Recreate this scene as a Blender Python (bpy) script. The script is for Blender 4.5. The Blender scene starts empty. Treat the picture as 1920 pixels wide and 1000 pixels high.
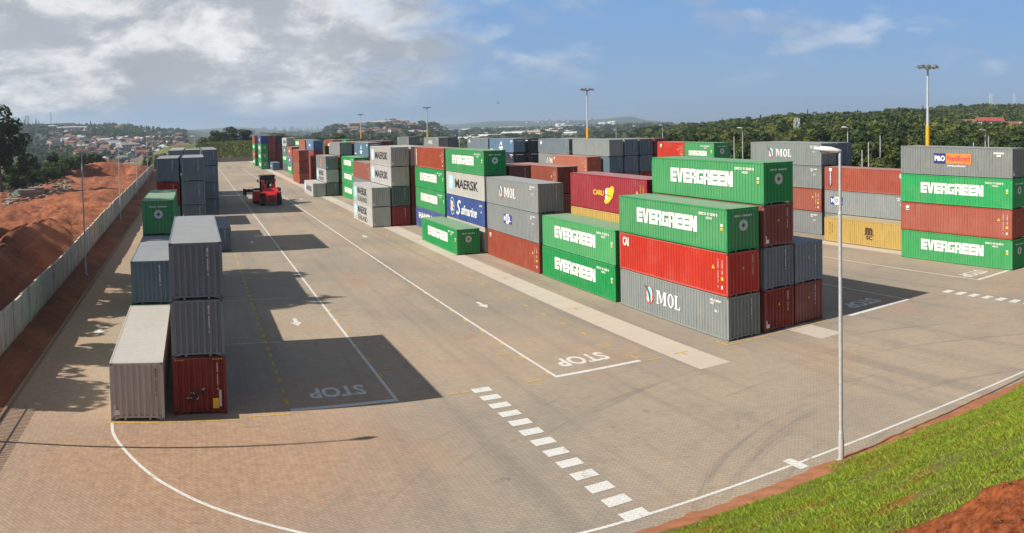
import bpy, bmesh, math, random
import numpy as np
from mathutils import Matrix, Vector, noise as mnoise

random.seed(7)
rng = np.random.default_rng(7)
C = bpy.context.scene.collection
PI = math.pi
R = math.radians

# ------------------------------------------------------------------ camera
CAM = Vector((-28.608, -35.659, 12.883))
YAW, PITCH, ROLL, FPX, PY = 0.4037, 0.0381, -0.0214, 1478.9, 291.8
fw = Vector((math.sin(YAW) * math.cos(PITCH), math.cos(YAW) * math.cos(PITCH), -math.sin(PITCH)))
rt = Vector((math.cos(YAW), -math.sin(YAW), 0))
up = rt.cross(fw)
r2 = rt * math.cos(ROLL) + up * math.sin(ROLL)
u2 = -rt * math.sin(ROLL) + up * math.cos(ROLL)
cd = bpy.data.cameras.new('camera')
cam = bpy.data.objects.new('camera', cd)
C.objects.link(cam)
cam.matrix_world = Matrix(((r2.x, u2.x, -fw.x, CAM.x), (r2.y, u2.y, -fw.y, CAM.y), (r2.z, u2.z, -fw.z, CAM.z), (0, 0, 0, 1)))
cd.type = 'PANO'                       # the photograph is a stitched cylindrical panorama
cd.panorama_type = 'CENTRAL_CYLINDRICAL'
cd.central_cylindrical_range_u_min = -960 / FPX
cd.central_cylindrical_range_u_max = 960 / FPX
cd.central_cylindrical_range_v_min = (PY - 1000) / FPX
cd.central_cylindrical_range_v_max = PY / FPX
cd.central_cylindrical_radius = 1.0
cd.clip_start = 0.1
cd.clip_end = 40000
bpy.context.scene.camera = cam
sc = bpy.context.scene

# ------------------------------------------------------------------ light, sky, exposure
SUN_EL = R(37.9)
SUN_DIR = Vector((math.cos(SUN_EL) * 0.9995, -0.055 * math.cos(SUN_EL), -math.sin(SUN_EL))).normalized()
sd = bpy.data.lights.new('sun', 'SUN')
sd.energy = 4.35
sd.angle = R(0.5)
sd.color = (1.0, 0.93, 0.82)
sun = bpy.data.objects.new('sun', sd)
C.objects.link(sun)
sun.rotation_euler = SUN_DIR.to_track_quat('-Z', 'Y').to_euler()
sun.location = (-200, 20, 200)

w = bpy.data.worlds.new('World')
sc.world = w
w.use_nodes = True
wt = w.node_tree
wt.nodes.clear()


def nd(t, kind, **kw):
    n = t.nodes.new(kind)
    for k, v in kw.items():
        setattr(n, k, v)
    return n


def mth(t, op, a, b=None, c=None, clamp=False):
    n = nd(t, 'ShaderNodeMath', operation=op, use_clamp=clamp)
    for i, v in enumerate((a, b, c)):
        if v is None:
            continue
        if isinstance(v, (int, float)):
            n.inputs[i].default_value = v
        else:
            t.links.new(v, n.inputs[i])
    return n.outputs[0]


def smooth(t, v, lo, hi):
    n = nd(t, 'ShaderNodeMapRange', interpolation_type='SMOOTHSTEP')
    t.links.new(v, n.inputs[0])
    n.inputs[1].default_value = lo
    n.inputs[2].default_value = hi
    return n.outputs[0]


def mixc(t, f, a, b, mode='MIX'):
    n = nd(t, 'ShaderNodeMix', data_type='RGBA', blend_type=mode)
    for s, v in ((n.inputs[0], f), (n.inputs[6], a), (n.inputs[7], b)):
        if isinstance(v, (int, float)):
            s.default_value = v
        elif isinstance(v, tuple):
            s.default_value = v if len(v) == 4 else (*v, 1)
        else:
            t.links.new(v, s)
    return n.outputs[2]


def noise(t, vec, scale, detail=4, rough=0.5, dist=0.0):
    n = nd(t, 'ShaderNodeTexNoise')
    n.inputs['Scale'].default_value = scale
    n.inputs['Detail'].default_value = detail
    n.inputs['Roughness'].default_value = rough
    n.inputs['Distortion'].default_value = dist
    if vec is not None:
        t.links.new(vec, n.inputs['Vector'])
    return n.outputs['Fac']


sky = nd(wt, 'ShaderNodeTexSky', sky_type='NISHITA')
sky.sun_disc = False
sky.sun_elevation = SUN_EL
sky.sun_rotation = R(272)
sky.altitude = 50
sky.air_density = 1.0
sky.dust_density = 0.5
sky.ozone_density = 2.0
tc = nd(wt, 'ShaderNodeTexCoord')
sep = nd(wt, 'ShaderNodeSeparateXYZ')
wt.links.new(tc.outputs['Generated'], sep.inputs[0])
dz = mth(wt, 'ADD', mth(wt, 'MAXIMUM', sep.outputs[2], 0.0), 0.36)
px = mth(wt, 'DIVIDE', sep.outputs[0], dz)
pyy = mth(wt, 'DIVIDE', sep.outputs[1], dz)
comb = nd(wt, 'ShaderNodeCombineXYZ')
wt.links.new(px, comb.inputs[0])
wt.links.new(pyy, comb.inputs[1])
P = comb.outputs[0]
azim = mth(wt, 'ARCTAN2', sep.outputs[0], sep.outputs[1])      # azimuth from the lane direction
n1 = noise(wt, P, 2.3, 10, 0.60, 0.30)
n2 = noise(wt, P, 6.5, 9, 0.62, 0.3)
n3 = noise(wt, P, 1.3, 5, 0.5)
# the cloud bank lies over the left half; the right half has scattered small clouds only
edge = mth(wt, 'ADD', azim, mth(wt, 'MULTIPLY', mth(wt, 'SUBTRACT', n1, 0.5), 0.75))
edge = mth(wt, 'SUBTRACT', edge, mth(wt, 'MULTIPLY', sep.outputs[2], 0.55))
bank = mth(wt, 'SUBTRACT', 1.0, smooth(wt, edge, 0.13, 0.36))
low = smooth(wt, mth(wt, 'ADD', sep.outputs[2], mth(wt, 'MULTIPLY', mth(wt, 'SUBTRACT', n1, 0.5), 0.05)), 0.012, 0.055)
bankm = mth(wt, 'MULTIPLY', bank, low)
n5 = noise(wt, P, 3.6, 8, 0.55, 0.15)
small = mth(wt, 'MULTIPLY', mth(wt, 'MULTIPLY', smooth(wt, n5, 0.50, 0.68), smooth(wt, sep.outputs[2], 0.035, 0.09)), 0.42)
mask = mth(wt, 'MAXIMUM', bankm, small)
puff = smooth(wt, mth(wt, 'ADD', mth(wt, 'MULTIPLY', n1, 0.65), mth(wt, 'MULTIPLY', n2, 0.35)), 0.435, 0.595)
shade = mth(wt, 'MULTIPLY_ADD', n3, 0.8, 0.58)
cloudc = mixc(wt, puff, (5.9, 6.3, 7.0), (12.2, 12.2, 12.3))
vsc = nd(wt, 'ShaderNodeVectorMath', operation='SCALE')
wt.links.new(cloudc, vsc.inputs[0]); wt.links.new(shade, vsc.inputs[3])
# clear-air blue: the physical sky deepened a little, paler and bluer towards the horizon
blue = mixc(wt, smooth(wt, sep.outputs[2], -0.02, 0.22), (3.5, 5.6, 8.9), (2.55, 5.35, 10.4))
skyt = mixc(wt, 0.80, sky.outputs[0], blue)
skyl = mixc(wt, mask, skyt, vsc.outputs[0])
# sky and clouds dimmed towards the unseen zenith, to cut ambient fill in shadows
zen = nd(wt, 'ShaderNodeVectorMath', operation='SCALE')
wt.links.new(skyl, zen.inputs[0]); wt.links.new(mth(wt, 'MULTIPLY_ADD', smooth(wt, sep.outputs[2], 0.24, 0.70), -0.58, 1.0), zen.inputs[3])
skyc = zen.outputs[0]
bg = nd(wt, 'ShaderNodeBackground')
wt.links.new(skyc, bg.inputs[0])
bg.inputs[1].default_value = 0.05
wo = nd(wt, 'ShaderNodeOutputWorld')
wt.links.new(bg.outputs[0], wo.inputs[0])

vs = sc.view_settings
vs.view_transform = 'Standard'
vs.look = 'None'
vs.gamma = 1.0
vs.exposure = 0.62
sc.cycles.max_bounces = 6
sc.cycles.diffuse_bounces = 3
sc.cycles.volume_bounces = 0
sc.cycles.transparent_max_bounces = 8
sc.cycles.use_denoising = True


# ------------------------------------------------------------------ helpers
def tag(o, label=None, cat=None, group=None, kind=None):
    if label: o['label'] = label
    if cat: o['category'] = cat
    if group: o['group'] = group
    if kind: o['kind'] = kind
    return o


def empty(name, loc=(0, 0, 0), rz=0.0):
    o = bpy.data.objects.new(name, None)
    o.empty_display_size = 0.3
    C.objects.link(o)
    o.location = loc
    o.rotation_euler = (0, 0, rz)
    return o


def link(name, mesh, parent=None, loc=None):
    o = bpy.data.objects.new(name, mesh)
    C.objects.link(o)
    if parent is not None: o.parent = parent
    if loc is not None: o.location = loc
    return o


class MB:
    """collects faces, then becomes one mesh"""
    def __init__(s): s.v = []; s.f = []; s.m = []
    def quad(s, a, b, c, d, m=0):
        i = len(s.v); s.v += [tuple(a), tuple(b), tuple(c), tuple(d)]; s.f.append((i, i + 1, i + 2, i + 3)); s.m.append(m)
    def poly(s, pts, m=0):
        i = len(s.v); s.v += [tuple(p) for p in pts]; s.f.append(tuple(range(i, i + len(pts)))); s.m.append(m)
    def box(s, x0, y0, z0, x1, y1, z1, m=0):
        i = len(s.v)
        s.v += [(x0, y0, z0), (x1, y0, z0), (x1, y1, z0), (x0, y1, z0), (x0, y0, z1), (x1, y0, z1), (x1, y1, z1), (x0, y1, z1)]
        for f in ((0, 3, 2, 1), (4, 5, 6, 7), (0, 1, 5, 4), (1, 2, 6, 5), (2, 3, 7, 6), (3, 0, 4, 7)):
            s.f.append(tuple(i + k for k in f)); s.m.append(m)
    def tube(s, p0, p1, ra, rb=None, n=10, m=0, caps=True):
        rb = ra if rb is None else rb
        p0, p1 = Vector(p0), Vector(p1)
        d = (p1 - p0).normalized()
        a = d.orthogonal().normalized(); b = d.cross(a)
        i = len(s.v)
        for p, r in ((p0, ra), (p1, rb)):
            for k in range(n):
                t = 2 * PI * k / n
                s.v.append(tuple(p + a * math.cos(t) * r + b * math.sin(t) * r))
        for k in range(n):
            j = (k + 1) % n
            s.f.append((i + k, i + j, i + n + j, i + n + k)); s.m.append(m)
        if caps:
            s.f.append(tuple(i + k for k in range(n))[::-1]); s.m.append(m)
            s.f.append(tuple(i + n + k for k in range(n))); s.m.append(m)
    def bar(s, p0, p1, w, h, m=0):
        p0, p1 = Vector(p0), Vector(p1); d = (p1 - p0).normalized()
        a = Vector((0, 0, 1)) if abs(d.z) < 0.9 else Vector((1, 0, 0))
        x = d.cross(a).normalized(); z = x.cross(d)
        i = len(s.v)
        for p in (p0, p1):
            for sx, sz in ((-1, -1), (1, -1), (1, 1), (-1, 1)):
                s.v.append(tuple(p + x * sx * w / 2 + z * sz * h / 2))
        for f in ((0, 1, 2, 3), (7, 6, 5, 4), (0, 4, 5, 1), (1, 5, 6, 2), (2, 6, 7, 3), (3, 7, 4, 0)):
            s.f.append(tuple(i + k for k in f)); s.m.append(m)
    def prism(s, prof, x0, x1, m=0):
        """profile in (y,z) extruded along x"""
        n = len(prof); i = len(s.v)
        s.v += [(x0, y, z) for y, z in prof] + [(x1, y, z) for y, z in prof]
        s.f.append(tuple(i + k for k in range(n))); s.m.append(m)
        s.f.append(tuple(i + n + k for k in range(n))[::-1]); s.m.append(m)
        for k in range(n):
            j = (k + 1) % n
            s.f.append((i + k, i + n + k, i + n + j, i + j)); s.m.append(m)
    def mesh(s, name, mats=(), smooth=False, recalc=False):
        me = bpy.data.meshes.new(name)
        me.from_pydata(s.v, [], s.f)
        for m in mats: me.materials.append(m)
        if len(mats) > 1: me.polygons.foreach_set('material_index', s.m)
        if recalc:
            b = bmesh.new(); b.from_mesh(me); bmesh.ops.recalc_face_normals(b, faces=b.faces); b.to_mesh(me); b.free()
        if smooth: me.polygons.foreach_set('use_smooth', [True] * len(me.polygons))
        me.update()
        return me
    def build(s, name, mat, parent=None, loc=None, smooth=False, recalc=True):
        mats = mat if isinstance(mat, (list, tuple)) else (mat,)
        return link(name, s.mesh(name, mats, smooth, recalc), parent, loc)


def np_mesh(name, verts, quads, mats=(), smooth=False):
    me = bpy.data.meshes.new(name)
    nv, nf, k = len(verts), len(quads), quads.shape[1]
    me.vertices.add(nv); me.vertices.foreach_set('co', np.ascontiguousarray(verts, dtype=np.float32).ravel())
    me.loops.add(nf * k); me.loops.foreach_set('vertex_index', np.ascontiguousarray(quads, dtype=np.int32).ravel())
    me.polygons.add(nf)
    me.polygons.foreach_set('loop_start', np.arange(0, nf * k, k, dtype=np.int32))
    if smooth: me.polygons.foreach_set('use_smooth', np.ones(nf, dtype=bool))
    for m in mats: me.materials.append(m)
    me.update(calc_edges=True)
    return me


def new_mat(name):
    m = bpy.data.materials.new(name)
    m.use_nodes = True
    t = m.node_tree
    b = t.nodes['Principled BSDF']
    return m, t, b


def pos(t):
    return nd(t, 'ShaderNodeNewGeometry').outputs['Position']


def bump(t, b, h, strength, dist):
    n = nd(t, 'ShaderNodeBump')
    n.inputs['Strength'].default_value = strength
    n.inputs['Distance'].default_value = dist
    t.links.new(h, n.inputs['Height'])
    t.links.new(n.outputs[0], b.inputs['Normal'])


def simple(name, col, rough=0.6, metal=0.0, var=0.12, scale=3.0, bmp=0.0):
    """plain colour with a little unevenness of its own"""
    m, t, b = new_mat(name)
    f = noise(t, pos(t), scale, 5)
    c = mixc(t, f, tuple(x * (1 - var) for x in col), tuple(min(1, x * (1 + var)) for x in col))
    t.links.new(c, b.inputs['Base Color'])
    b.inputs['Roughness'].default_value = rough
    b.inputs['Metallic'].default_value = metal
    if bmp: bump(t, b, f, 0.5, bmp)
    return m


# ------------------------------------------------------------------ materials
def paint_mat(name, dust, streak=0.48):
    m, t, b = new_mat(name)
    oi = nd(t, 'ShaderNodeObjectInfo')
    p = pos(t)
    mp = nd(t, 'ShaderNodeMapping'); mp.inputs['Scale'].default_value = (1, 1, 0.12)
    t.links.new(p, mp.inputs[0])
    st = noise(t, mp.outputs[0], 5.0, 6, 0.62)
    big = noise(t, p, 0.55, 5, 0.55)
    c = oi.outputs['Color']
    c = mixc(t, mth(t, 'MULTIPLY', smooth(t, st, 0.45, 0.75), streak), c, mixc(t, 1.0, c, (0.55, 0.5, 0.45), 'MULTIPLY'))
    c = mixc(t, mth(t, 'MULTIPLY', smooth(t, big, 0.45, 0.80), 0.10), c, (0.40, 0.34, 0.28))
    sp = noise(t, p, 9.0, 3, 0.6)
    c = mixc(t, smooth(t, sp, 0.695, 0.73), c, (0.10, 0.045, 0.025))
    # rust runs and faded, repainted panels
    mr = nd(t, 'ShaderNodeMapping'); mr.inputs['Scale'].default_value = (1, 1, 0.07); t.links.new(p, mr.inputs[0])
    rr = noise(t, mr.outputs[0], 3.2, 5, 0.7)
    c = mixc(t, mth(t, 'MULTIPLY', smooth(t, rr, 0.66, 0.78), 0.55), c, (0.13, 0.06, 0.03))
    vo = nd(t, 'ShaderNodeTexVoronoi'); vo.distance = 'CHEBYCHEV'; vo.inputs['Scale'].default_value = 0.45; t.links.new(p, vo.inputs['Vector'])
    vs_ = nd(t, 'ShaderNodeSeparateColor'); t.links.new(vo.outputs['Color'], vs_.inputs[0])
    c = mixc(t, mth(t, 'MULTIPLY', vs_.outputs[0], 0.24), c, mixc(t, 1.0, c, (1.35, 1.3, 1.25), 'MULTIPLY'))
    if dust:
        d = noise(t, p, 0.9, 6, 0.6)
        c = mixc(t, mth(t, 'MULTIPLY_ADD', d, dust, dust * 0.55), c, (0.41, 0.40, 0.385))
    c = mixc(t, mth(t, 'MULTIPLY', mth(t, 'POWER', oi.outputs['Random'], 2.0), 0.16), c, (0.45, 0.43, 0.40))
    t.links.new(c, b.inputs['Base Color'])
    b.inputs['Roughness'].default_value = 0.62
    b.inputs['Specular IOR Level'].default_value = 0.22
    bump(t, b, noise(t, p, 1.7, 3), 0.45, 0.05)
    return m


M_PAINT = paint_mat('container_paint', 0.0)
M_ROOF = paint_mat('container_roof_paint', 0.42)
M_DARK = simple('dark_steel', (0.02, 0.02, 0.022), 0.7)
def letter_mat(name, col):
    m, t, b = new_mat(name)
    p = pos(t)
    mp = nd(t, 'ShaderNodeMapping'); mp.inputs['Scale'].default_value = (1, 1, 0.12); t.links.new(p, mp.inputs[0])
    a = noise(t, mp.outputs[0], 5.0, 6, .65); d = noise(t, p, 7.0, 5, .65)
    c = mixc(t, mth(t, 'MULTIPLY', smooth(t, a, .42, .72), .38), col, tuple(x * .55 for x in col))
    c = mixc(t, mth(t, 'MULTIPLY', smooth(t, d, .66, .72), .5), c, tuple(x * .4 for x in col))
    t.links.new(c, b.inputs['Base Color']); b.inputs['Roughness'].default_value = .65
    return m


M_WHITE = letter_mat('white_lettering', (0.72, 0.72, 0.70))
M_BLACK = simple('black_lettering', (0.018, 0.018, 0.022), 0.6)
M_YELL = simple('yellow_lettering', (0.72, 0.48, 0.03), 0.6)
M_ORNG = simple('orange_panel', (0.72, 0.20, 0.03), 0.6)
M_BLUE = simple('blue_panel', (0.02, 0.045, 0.25), 0.6)
M_NAVY = simple('dark_blue_panel', (0.02, 0.025, 0.14), 0.6)
M_CYAN = simple('pale_blue_panel', (0.30, 0.62, 0.72), 0.6)
M_REDL = simple('red_lettering', (0.55, 0.03, 0.03), 0.6)
M_LGRN = simple('green_emblem', (0.02, 0.10, 0.05), 0.6)
M_WINE = simple('wine_lettering', (0.30, 0.02, 0.10), 0.6)
M_BROWN = simple('brown_lettering', (0.06, 0.03, 0.015), 0.6)
M_STICK = simple('sticker_grey', (0.55, 0.56, 0.57), 0.6)
M_GALV = simple('galvanised_steel', (0.46, 0.48, 0.50), 0.5, 0.2, 0.25, 5)
M_YPOLE = simple('yellow_paint', (0.72, 0.36, 0.01), 0.5)
M_BPOLE = simple('black_paint', (0.015, 0.015, 0.016), 0.5)
M_RUBBER = simple('tyre_rubber', (0.018, 0.018, 0.018), 0.85)
M_RED = simple('red_machine_paint', (0.72, 0.028, 0.028), 0.35)
M_FLOOD = simple('floodlight_housing', (0.16, 0.16, 0.165), 0.5)
M_LAMPW = simple('lamp_head_white', (0.72, 0.73, 0.74), 0.4)


def glass_mat(name, col=(0.03, 0.04, 0.05)):
    m, t, b = new_mat(name)
    b.inputs['Base Color'].default_value = (*col, 1)
    b.inputs['Roughness'].default_value = 0.08
    return m


M_GLASS = glass_mat('dark_glass')
M_CLEAR, _t, _b = new_mat('clear_glass')
_b.inputs['Transmission Weight'].default_value = 1.0; _b.inputs['IOR'].default_value = 1.03; _b.inputs['Roughness'].default_value = 0.0; _b.inputs['Base Color'].default_value = (.8, .85, .85, 1)
M_LENS = glass_mat('lamp_lens', (0.35, 0.36, 0.36))


def paving_mat():
    m, t, b = new_mat('block_paving')
    p = pos(t)
    mp = nd(t, 'ShaderNodeMapping'); mp.inputs['Rotation'].default_value = (0, 0, R(45))
    t.links.new(p, mp.inputs[0])
    br = nd(t, 'ShaderNodeTexBrick')
    br.offset = 0.5
    t.links.new(mp.outputs[0], br.inputs['Vector'])
    br.inputs['Scale'].default_value = 1.0
    br.inputs['Brick Width'].default_value = 0.30
    br.inputs['Row Height'].default_value = 0.15
    br.inputs['Mortar Size'].default_value = 0.012
    br.inputs['Mortar Smooth'].default_value = 0.3
    br.inputs['Color1'].default_value = (1.05, 1.04, 1.03, 1)
    br.inputs['Color2'].default_value = (0.90, 0.91, 0.93, 1)
    br.inputs['Mortar'].default_value = (0.66, 0.64, 0.61, 1)
    big = noise(t, p, 0.045, 6, 0.6, 0.3)
    mid = noise(t, p, 0.35, 6, 0.62)
    fine = noise(t, p, 3.0, 5, 0.65)
    c = mixc(t, smooth(t, big, 0.36, 0.62), (0.300, 0.258, 0.210), (0.405, 0.325, 0.238))
    c = mixc(t, mth(t, 'MULTIPLY', smooth(t, mid, 0.5, 0.72), 0.35), c, (0.235, 0.200, 0.165))
    # driven wear lanes along the yard
    mpw = nd(t, 'ShaderNodeMapping'); mpw.inputs['Scale'].default_value = (1.0, 0.03, 1)
    t.links.new(p, mpw.inputs[0])
    wl = noise(t, mpw.outputs[0], 0.55, 5, 0.6)
    c = mixc(t, mth(t, 'MULTIPLY', smooth(t, wl, 0.48, 0.68), 0.42), c, (0.205, 0.18, 0.16))
    # red earth washed and driven onto the paving by the fence and the near end of the stacks
    dv = nd(t, 'ShaderNodeVectorMath', operation='DISTANCE')
    sc2 = nd(t, 'ShaderNodeVectorMath', operation='MULTIPLY'); sc2.inputs[1].default_value = (1.0, 1.2, 0)
    t.links.new(p, sc2.inputs[0]); t.links.new(sc2.outputs[0], dv.inputs[0]); dv.inputs[1].default_value = (-29.5, -6.0, 0)
    d1 = mth(t, 'SUBTRACT', 1.0, smooth(t, mth(t, 'ADD', dv.outputs['Value'], mth(t, 'MULTIPLY', mid, 6.0)), 5.0, 17.0))
    sx = nd(t, 'ShaderNodeSeparateXYZ'); t.links.new(p, sx.inputs[0])
    d2 = mth(t, 'SUBTRACT', 1.0, smooth(t, mth(t, 'ADD', sx.outputs[0], mth(t, 'MULTIPLY', mid, 4.5)), -35.4, -31.0))
    dm = mth(t, 'MAXIMUM', mth(t, 'MULTIPLY', d1, 0.72), mth(t, 'MULTIPLY', d2, 0.55))
    c = mixc(t, dm, c, mixc(t, smooth(t, fine, .35, .65), (0.36, 0.185, 0.095), (0.48, 0.29, 0.17)))
    bigp = noise(t, p, 0.11, 4, 0.55, 0.6)
    c = mixc(t, mth(t, 'MULTIPLY', smooth(t, bigp, 0.52, 0.70), 0.42), c, (0.42, 0.27, 0.175))
    # curved tyre scuffs where vehicles swing out of the lanes
    rv = nd(t, 'ShaderNodeVectorMath', operation='DISTANCE'); rv.inputs[1].default_value = (-2, -27, 0)
    t.links.new(p, rv.inputs[0])
    cb = nd(t, 'ShaderNodeCombineXYZ'); t.links.new(rv.outputs['Value'], cb.inputs[0])
    t.links.new(mth(t, 'MULTIPLY', sx.outputs[0], 0.05), cb.inputs[1])
    ts = noise(t, cb.outputs[0], 1.3, 4, 0.65)
    c = mixc(t, mth(t, 'MULTIPLY', mth(t, 'MULTIPLY', smooth(t, ts, 0.55, 0.72), 0.5), mth(t, 'SUBTRACT', 1.0, smooth(t, rv.outputs['Value'], 24, 34))), c, (0.19, 0.165, 0.145))
    # oil drips
    oil = noise(t, p, 0.9, 3, 0.6, 0.8)
    c = mixc(t, mth(t, 'MULTIPLY', smooth(t, oil, 0.66, 0.78), 0.5), c, (0.12, 0.105, 0.095))
    c = mixc(t, 1.0, c, br.outputs['Color'], 'MULTIPLY')
    c = mixc(t, mth(t, 'MULTIPLY', fine, 0.30), c, mixc(t, 1.0, c, (0.66, 0.66, 0.66), 'MULTIPLY'))
    t.links.new(c, b.inputs['Base Color'])
    b.inputs['Roughness'].default_value = 0.85
    bump(t, b, br.outputs['Fac'], 0.35, -0.006)
    return m


def worn_mat(name, col, under=(0.29, 0.25, 0.205), lo=0.60, hi=0.72, sc_=2.0):
    m, t, b = new_mat(name)
    p = pos(t)
    f = noise(t, p, sc_, 8, 0.68)
    g = noise(t, p, 0.4, 3)
    c = mixc(t, smooth(t, mth(t, 'ADD', f, mth(t, 'MULTIPLY', mth(t, 'SUBTRACT', g, 0.5), 0.25)), lo, hi), col, under)
    br = nd(t, 'ShaderNodeTexBrick')
    mp = nd(t, 'ShaderNodeMapping'); mp.inputs['Rotation'].default_value = (0, 0, R(45))
    t.links.new(p, mp.inputs[0]); t.links.new(mp.outputs[0], br.inputs['Vector'])
    br.inputs['Scale'].default_value = 1.0; br.inputs['Brick Width'].default_value = 0.30; br.inputs['Row Height'].default_value = 0.15
    br.inputs['Mortar Size'].default_value = 0.012
    br.inputs['Color1'].default_value = (1, 1, 1, 1); br.inputs['Color2'].default_value = (0.93, 0.93, 0.93, 1); br.inputs['Mortar'].default_value = (0.72, 0.7, 0.68, 1)
    c = mixc(t, 1.0, c, br.outputs['Color'], 'MULTIPLY')
    t.links.new(c, b.inputs['Base Color'])
    b.inputs['Roughness'].default_value = 0.8
    return m


def concrete_mat(name, a=(0.40, 0.35, 0.30), bcol=(0.50, 0.45, 0.39), s=1.0):
    m, t, b = new_mat(name)
    p = pos(t)
    f = noise(t, p, 0.8 * s, 7, 0.62)
    cr = noise(t, p, 1.7 * s, 5, 0.6, 1.5)
    c = mixc(t, f, a, bcol)
    c = mixc(t, mth(t, 'MULTIPLY', smooth(t, cr, 0.60, 0.70), 0.4), c, tuple(x * 0.6 for x in a))
    t.links.new(c, b.inputs['Base Color'])
    b.inputs['Roughness'].default_value = 0.85
    bump(t, b, noise(t, p, 14, 4), 0.2, 0.01)
    return m


def soil_mat():
    m, t, b = new_mat('red_earth')
    p = pos(t)
    f = noise(t, p, 0.13, 8, 0.6, 0.4)
    g = noise(t, p, 1.6, 7, 0.66)
    mp = nd(t, 'ShaderNodeMapping'); mp.inputs['Scale'].default_value = (0.5, 0.06, 1); mp.inputs['Rotation'].default_value = (0, 0, R(24))
    t.links.new(p, mp.inputs[0])
    tr = noise(t, mp.outputs[0], 1.6, 4, 0.6, 0.2)
    c = mixc(t, smooth(t, f, 0.35, 0.65), (0.20, 0.056, 0.020), (0.37, 0.118, 0.044))
    c = mixc(t, mth(t, 'MULTIPLY', smooth(t, tr, 0.50, 0.68), 0.4), c, (0.42, 0.155, 0.068))
    c = mixc(t, mth(t, 'MULTIPLY', smooth(t, g, 0.45, 0.75), 0.5), c, (0.14, 0.038, 0.016))
    t.links.new(c, b.inputs['Base Color'])
    b.inputs['Roughness'].default_value = 0.95
    h = mth(t, 'ADD', noise(t, p, 2.6, 8, 0.7), mth(t, 'MULTIPLY', tr, 0.8))
    bump(t, b, h, 1.0, 0.30)
    return m


def bank_mat():
    """embankment: turf on the slope, bare dug soil near the top, bare patches between"""
    m, t, b = new_mat('embankment_soil_and_turf')
    p = pos(t)
    f = noise(t, p, 0.55, 7, 0.62)
    g = noise(t, p, 7.0, 7, 0.70)
    soil = mixc(t, smooth(t, g, 0.3, 0.7), (0.125, 0.030, 0.010), (0.33, 0.100, 0.036))
    turf = mixc(t, g, (0.085, 0.095, 0.022), (0.19, 0.17, 0.05))
    dt = nd(t, 'ShaderNodeVectorMath', operation='DOT_PRODUCT'); dt.inputs[1].default_value = (.82, .57, 0)
    t.links.new(p, dt.inputs[0])
    dd = mth(t, 'ADD', dt.outputs['Value'], mth(t, 'MULTIPLY', mth(t, 'SUBTRACT', f, 0.5), 3.0))
    k0 = 12.8 - 28.6 * .82 - 35.66 * .57
    top = mth(t, 'SUBTRACT', 1.0, smooth(t, dd, k0 - .3, k0 + .3))
    patch = mth(t, 'MULTIPLY', smooth(t, noise(t, p, 0.42, 6, 0.6, 0.5), 0.48, 0.60), 0.8)
    sx = nd(t, 'ShaderNodeSeparateXYZ'); t.links.new(p, sx.inputs[0])
    low = mth(t, 'SUBTRACT', 1.0, smooth(t, mth(t, 'ADD', sx.outputs[2], mth(t, 'MULTIPLY', f, .5)), .62, .86))
    s = mth(t, 'MAXIMUM', mth(t, 'MAXIMUM', top, low), patch)
    soil = mixc(t, mth(t, 'MULTIPLY', low, mth(t, 'MULTIPLY_ADD', f, .7, .25)), soil, (0.42, 0.20, 0.115))
    t.links.new(mixc(t, s, turf, soil), b.inputs['Base Color'])
    b.inputs['Roughness'].default_value = 0.95
    b.inputs['Specular IOR Level'].default_value = 0.1
    bump(t, b, g, 0.6, 0.05)
    return m


def terrain_mat():
    m, t, b = new_mat('green_country')
    p = pos(t)
    f = noise(t, p, 0.006, 9, 0.62)
    g = noise(t, p, 0.05, 6, 0.65)
    c = mixc(t, smooth(t, f, 0.40, 0.62), (0.030, 0.048, 0.018), (0.075, 0.085, 0.035))
    c = mixc(t, mth(t, 'MULTIPLY', smooth(t, g, 0.45, 0.75), 0.6), c, (0.022, 0.036, 0.015))
    t.links.new(c, b.inputs['Base Color'])
    b.inputs['Roughness'].default_value = 0.95
    bump(t, b, g, 0.8, 3.0)
    return m


def leaf_mat(name, a, bcol, var=0.35, clump=0.05):
    m, t, b = new_mat(name)
    oi = nd(t, 'ShaderNodeObjectInfo')
    geo = nd(t, 'ShaderNodeNewGeometry')
    r = geo.outputs['Random Per Island']
    c = mixc(t, r, a, bcol)
    c = mixc(t, mth(t, 'MULTIPLY', oi.outputs['Random'], var), c, (0.10, 0.105, 0.03))
    ta = nd(t, 'ShaderNodeAttribute', attribute_name='tone')
    c = mixc(t, mth(t, 'MULTIPLY', mth(t, 'POWER', ta.outputs['Fac'], 2.0), 0.75), c, mixc(t, 1.0, c, (2.0, 1.65, 1.0), 'MULTIPLY'))
    cl = noise(t, geo.outputs['Position'], clump, 4, 0.6)
    c = mixc(t, mth(t, 'MULTIPLY', smooth(t, cl, 0.45, 0.7), 0.5), c, mixc(t, 1.0, c, (1.35, 1.15, 0.8), 'MULTIPLY'))
    t.links.new(c, b.inputs['Base Color'])
    b.inputs['Roughness'].default_value = 0.65
    b.inputs['Specular IOR Level'].default_value = 0.25
    tr = nd(t, 'ShaderNodeBsdfTranslucent')
    t.links.new(mixc(t, 1.0, c, (1.3, 1.4, 0.6), 'MULTIPLY'), tr.inputs[0])
    mx = nd(t, 'ShaderNodeMixShader'); mx.inputs[0].default_value = 0.22
    out = t.nodes['Material Output']
    t.links.new(b.outputs[0], mx.inputs[1]); t.links.new(tr.outputs[0], mx.inputs[2]); t.links.new(mx.outputs[0], out.inputs[0])
    return m


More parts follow.
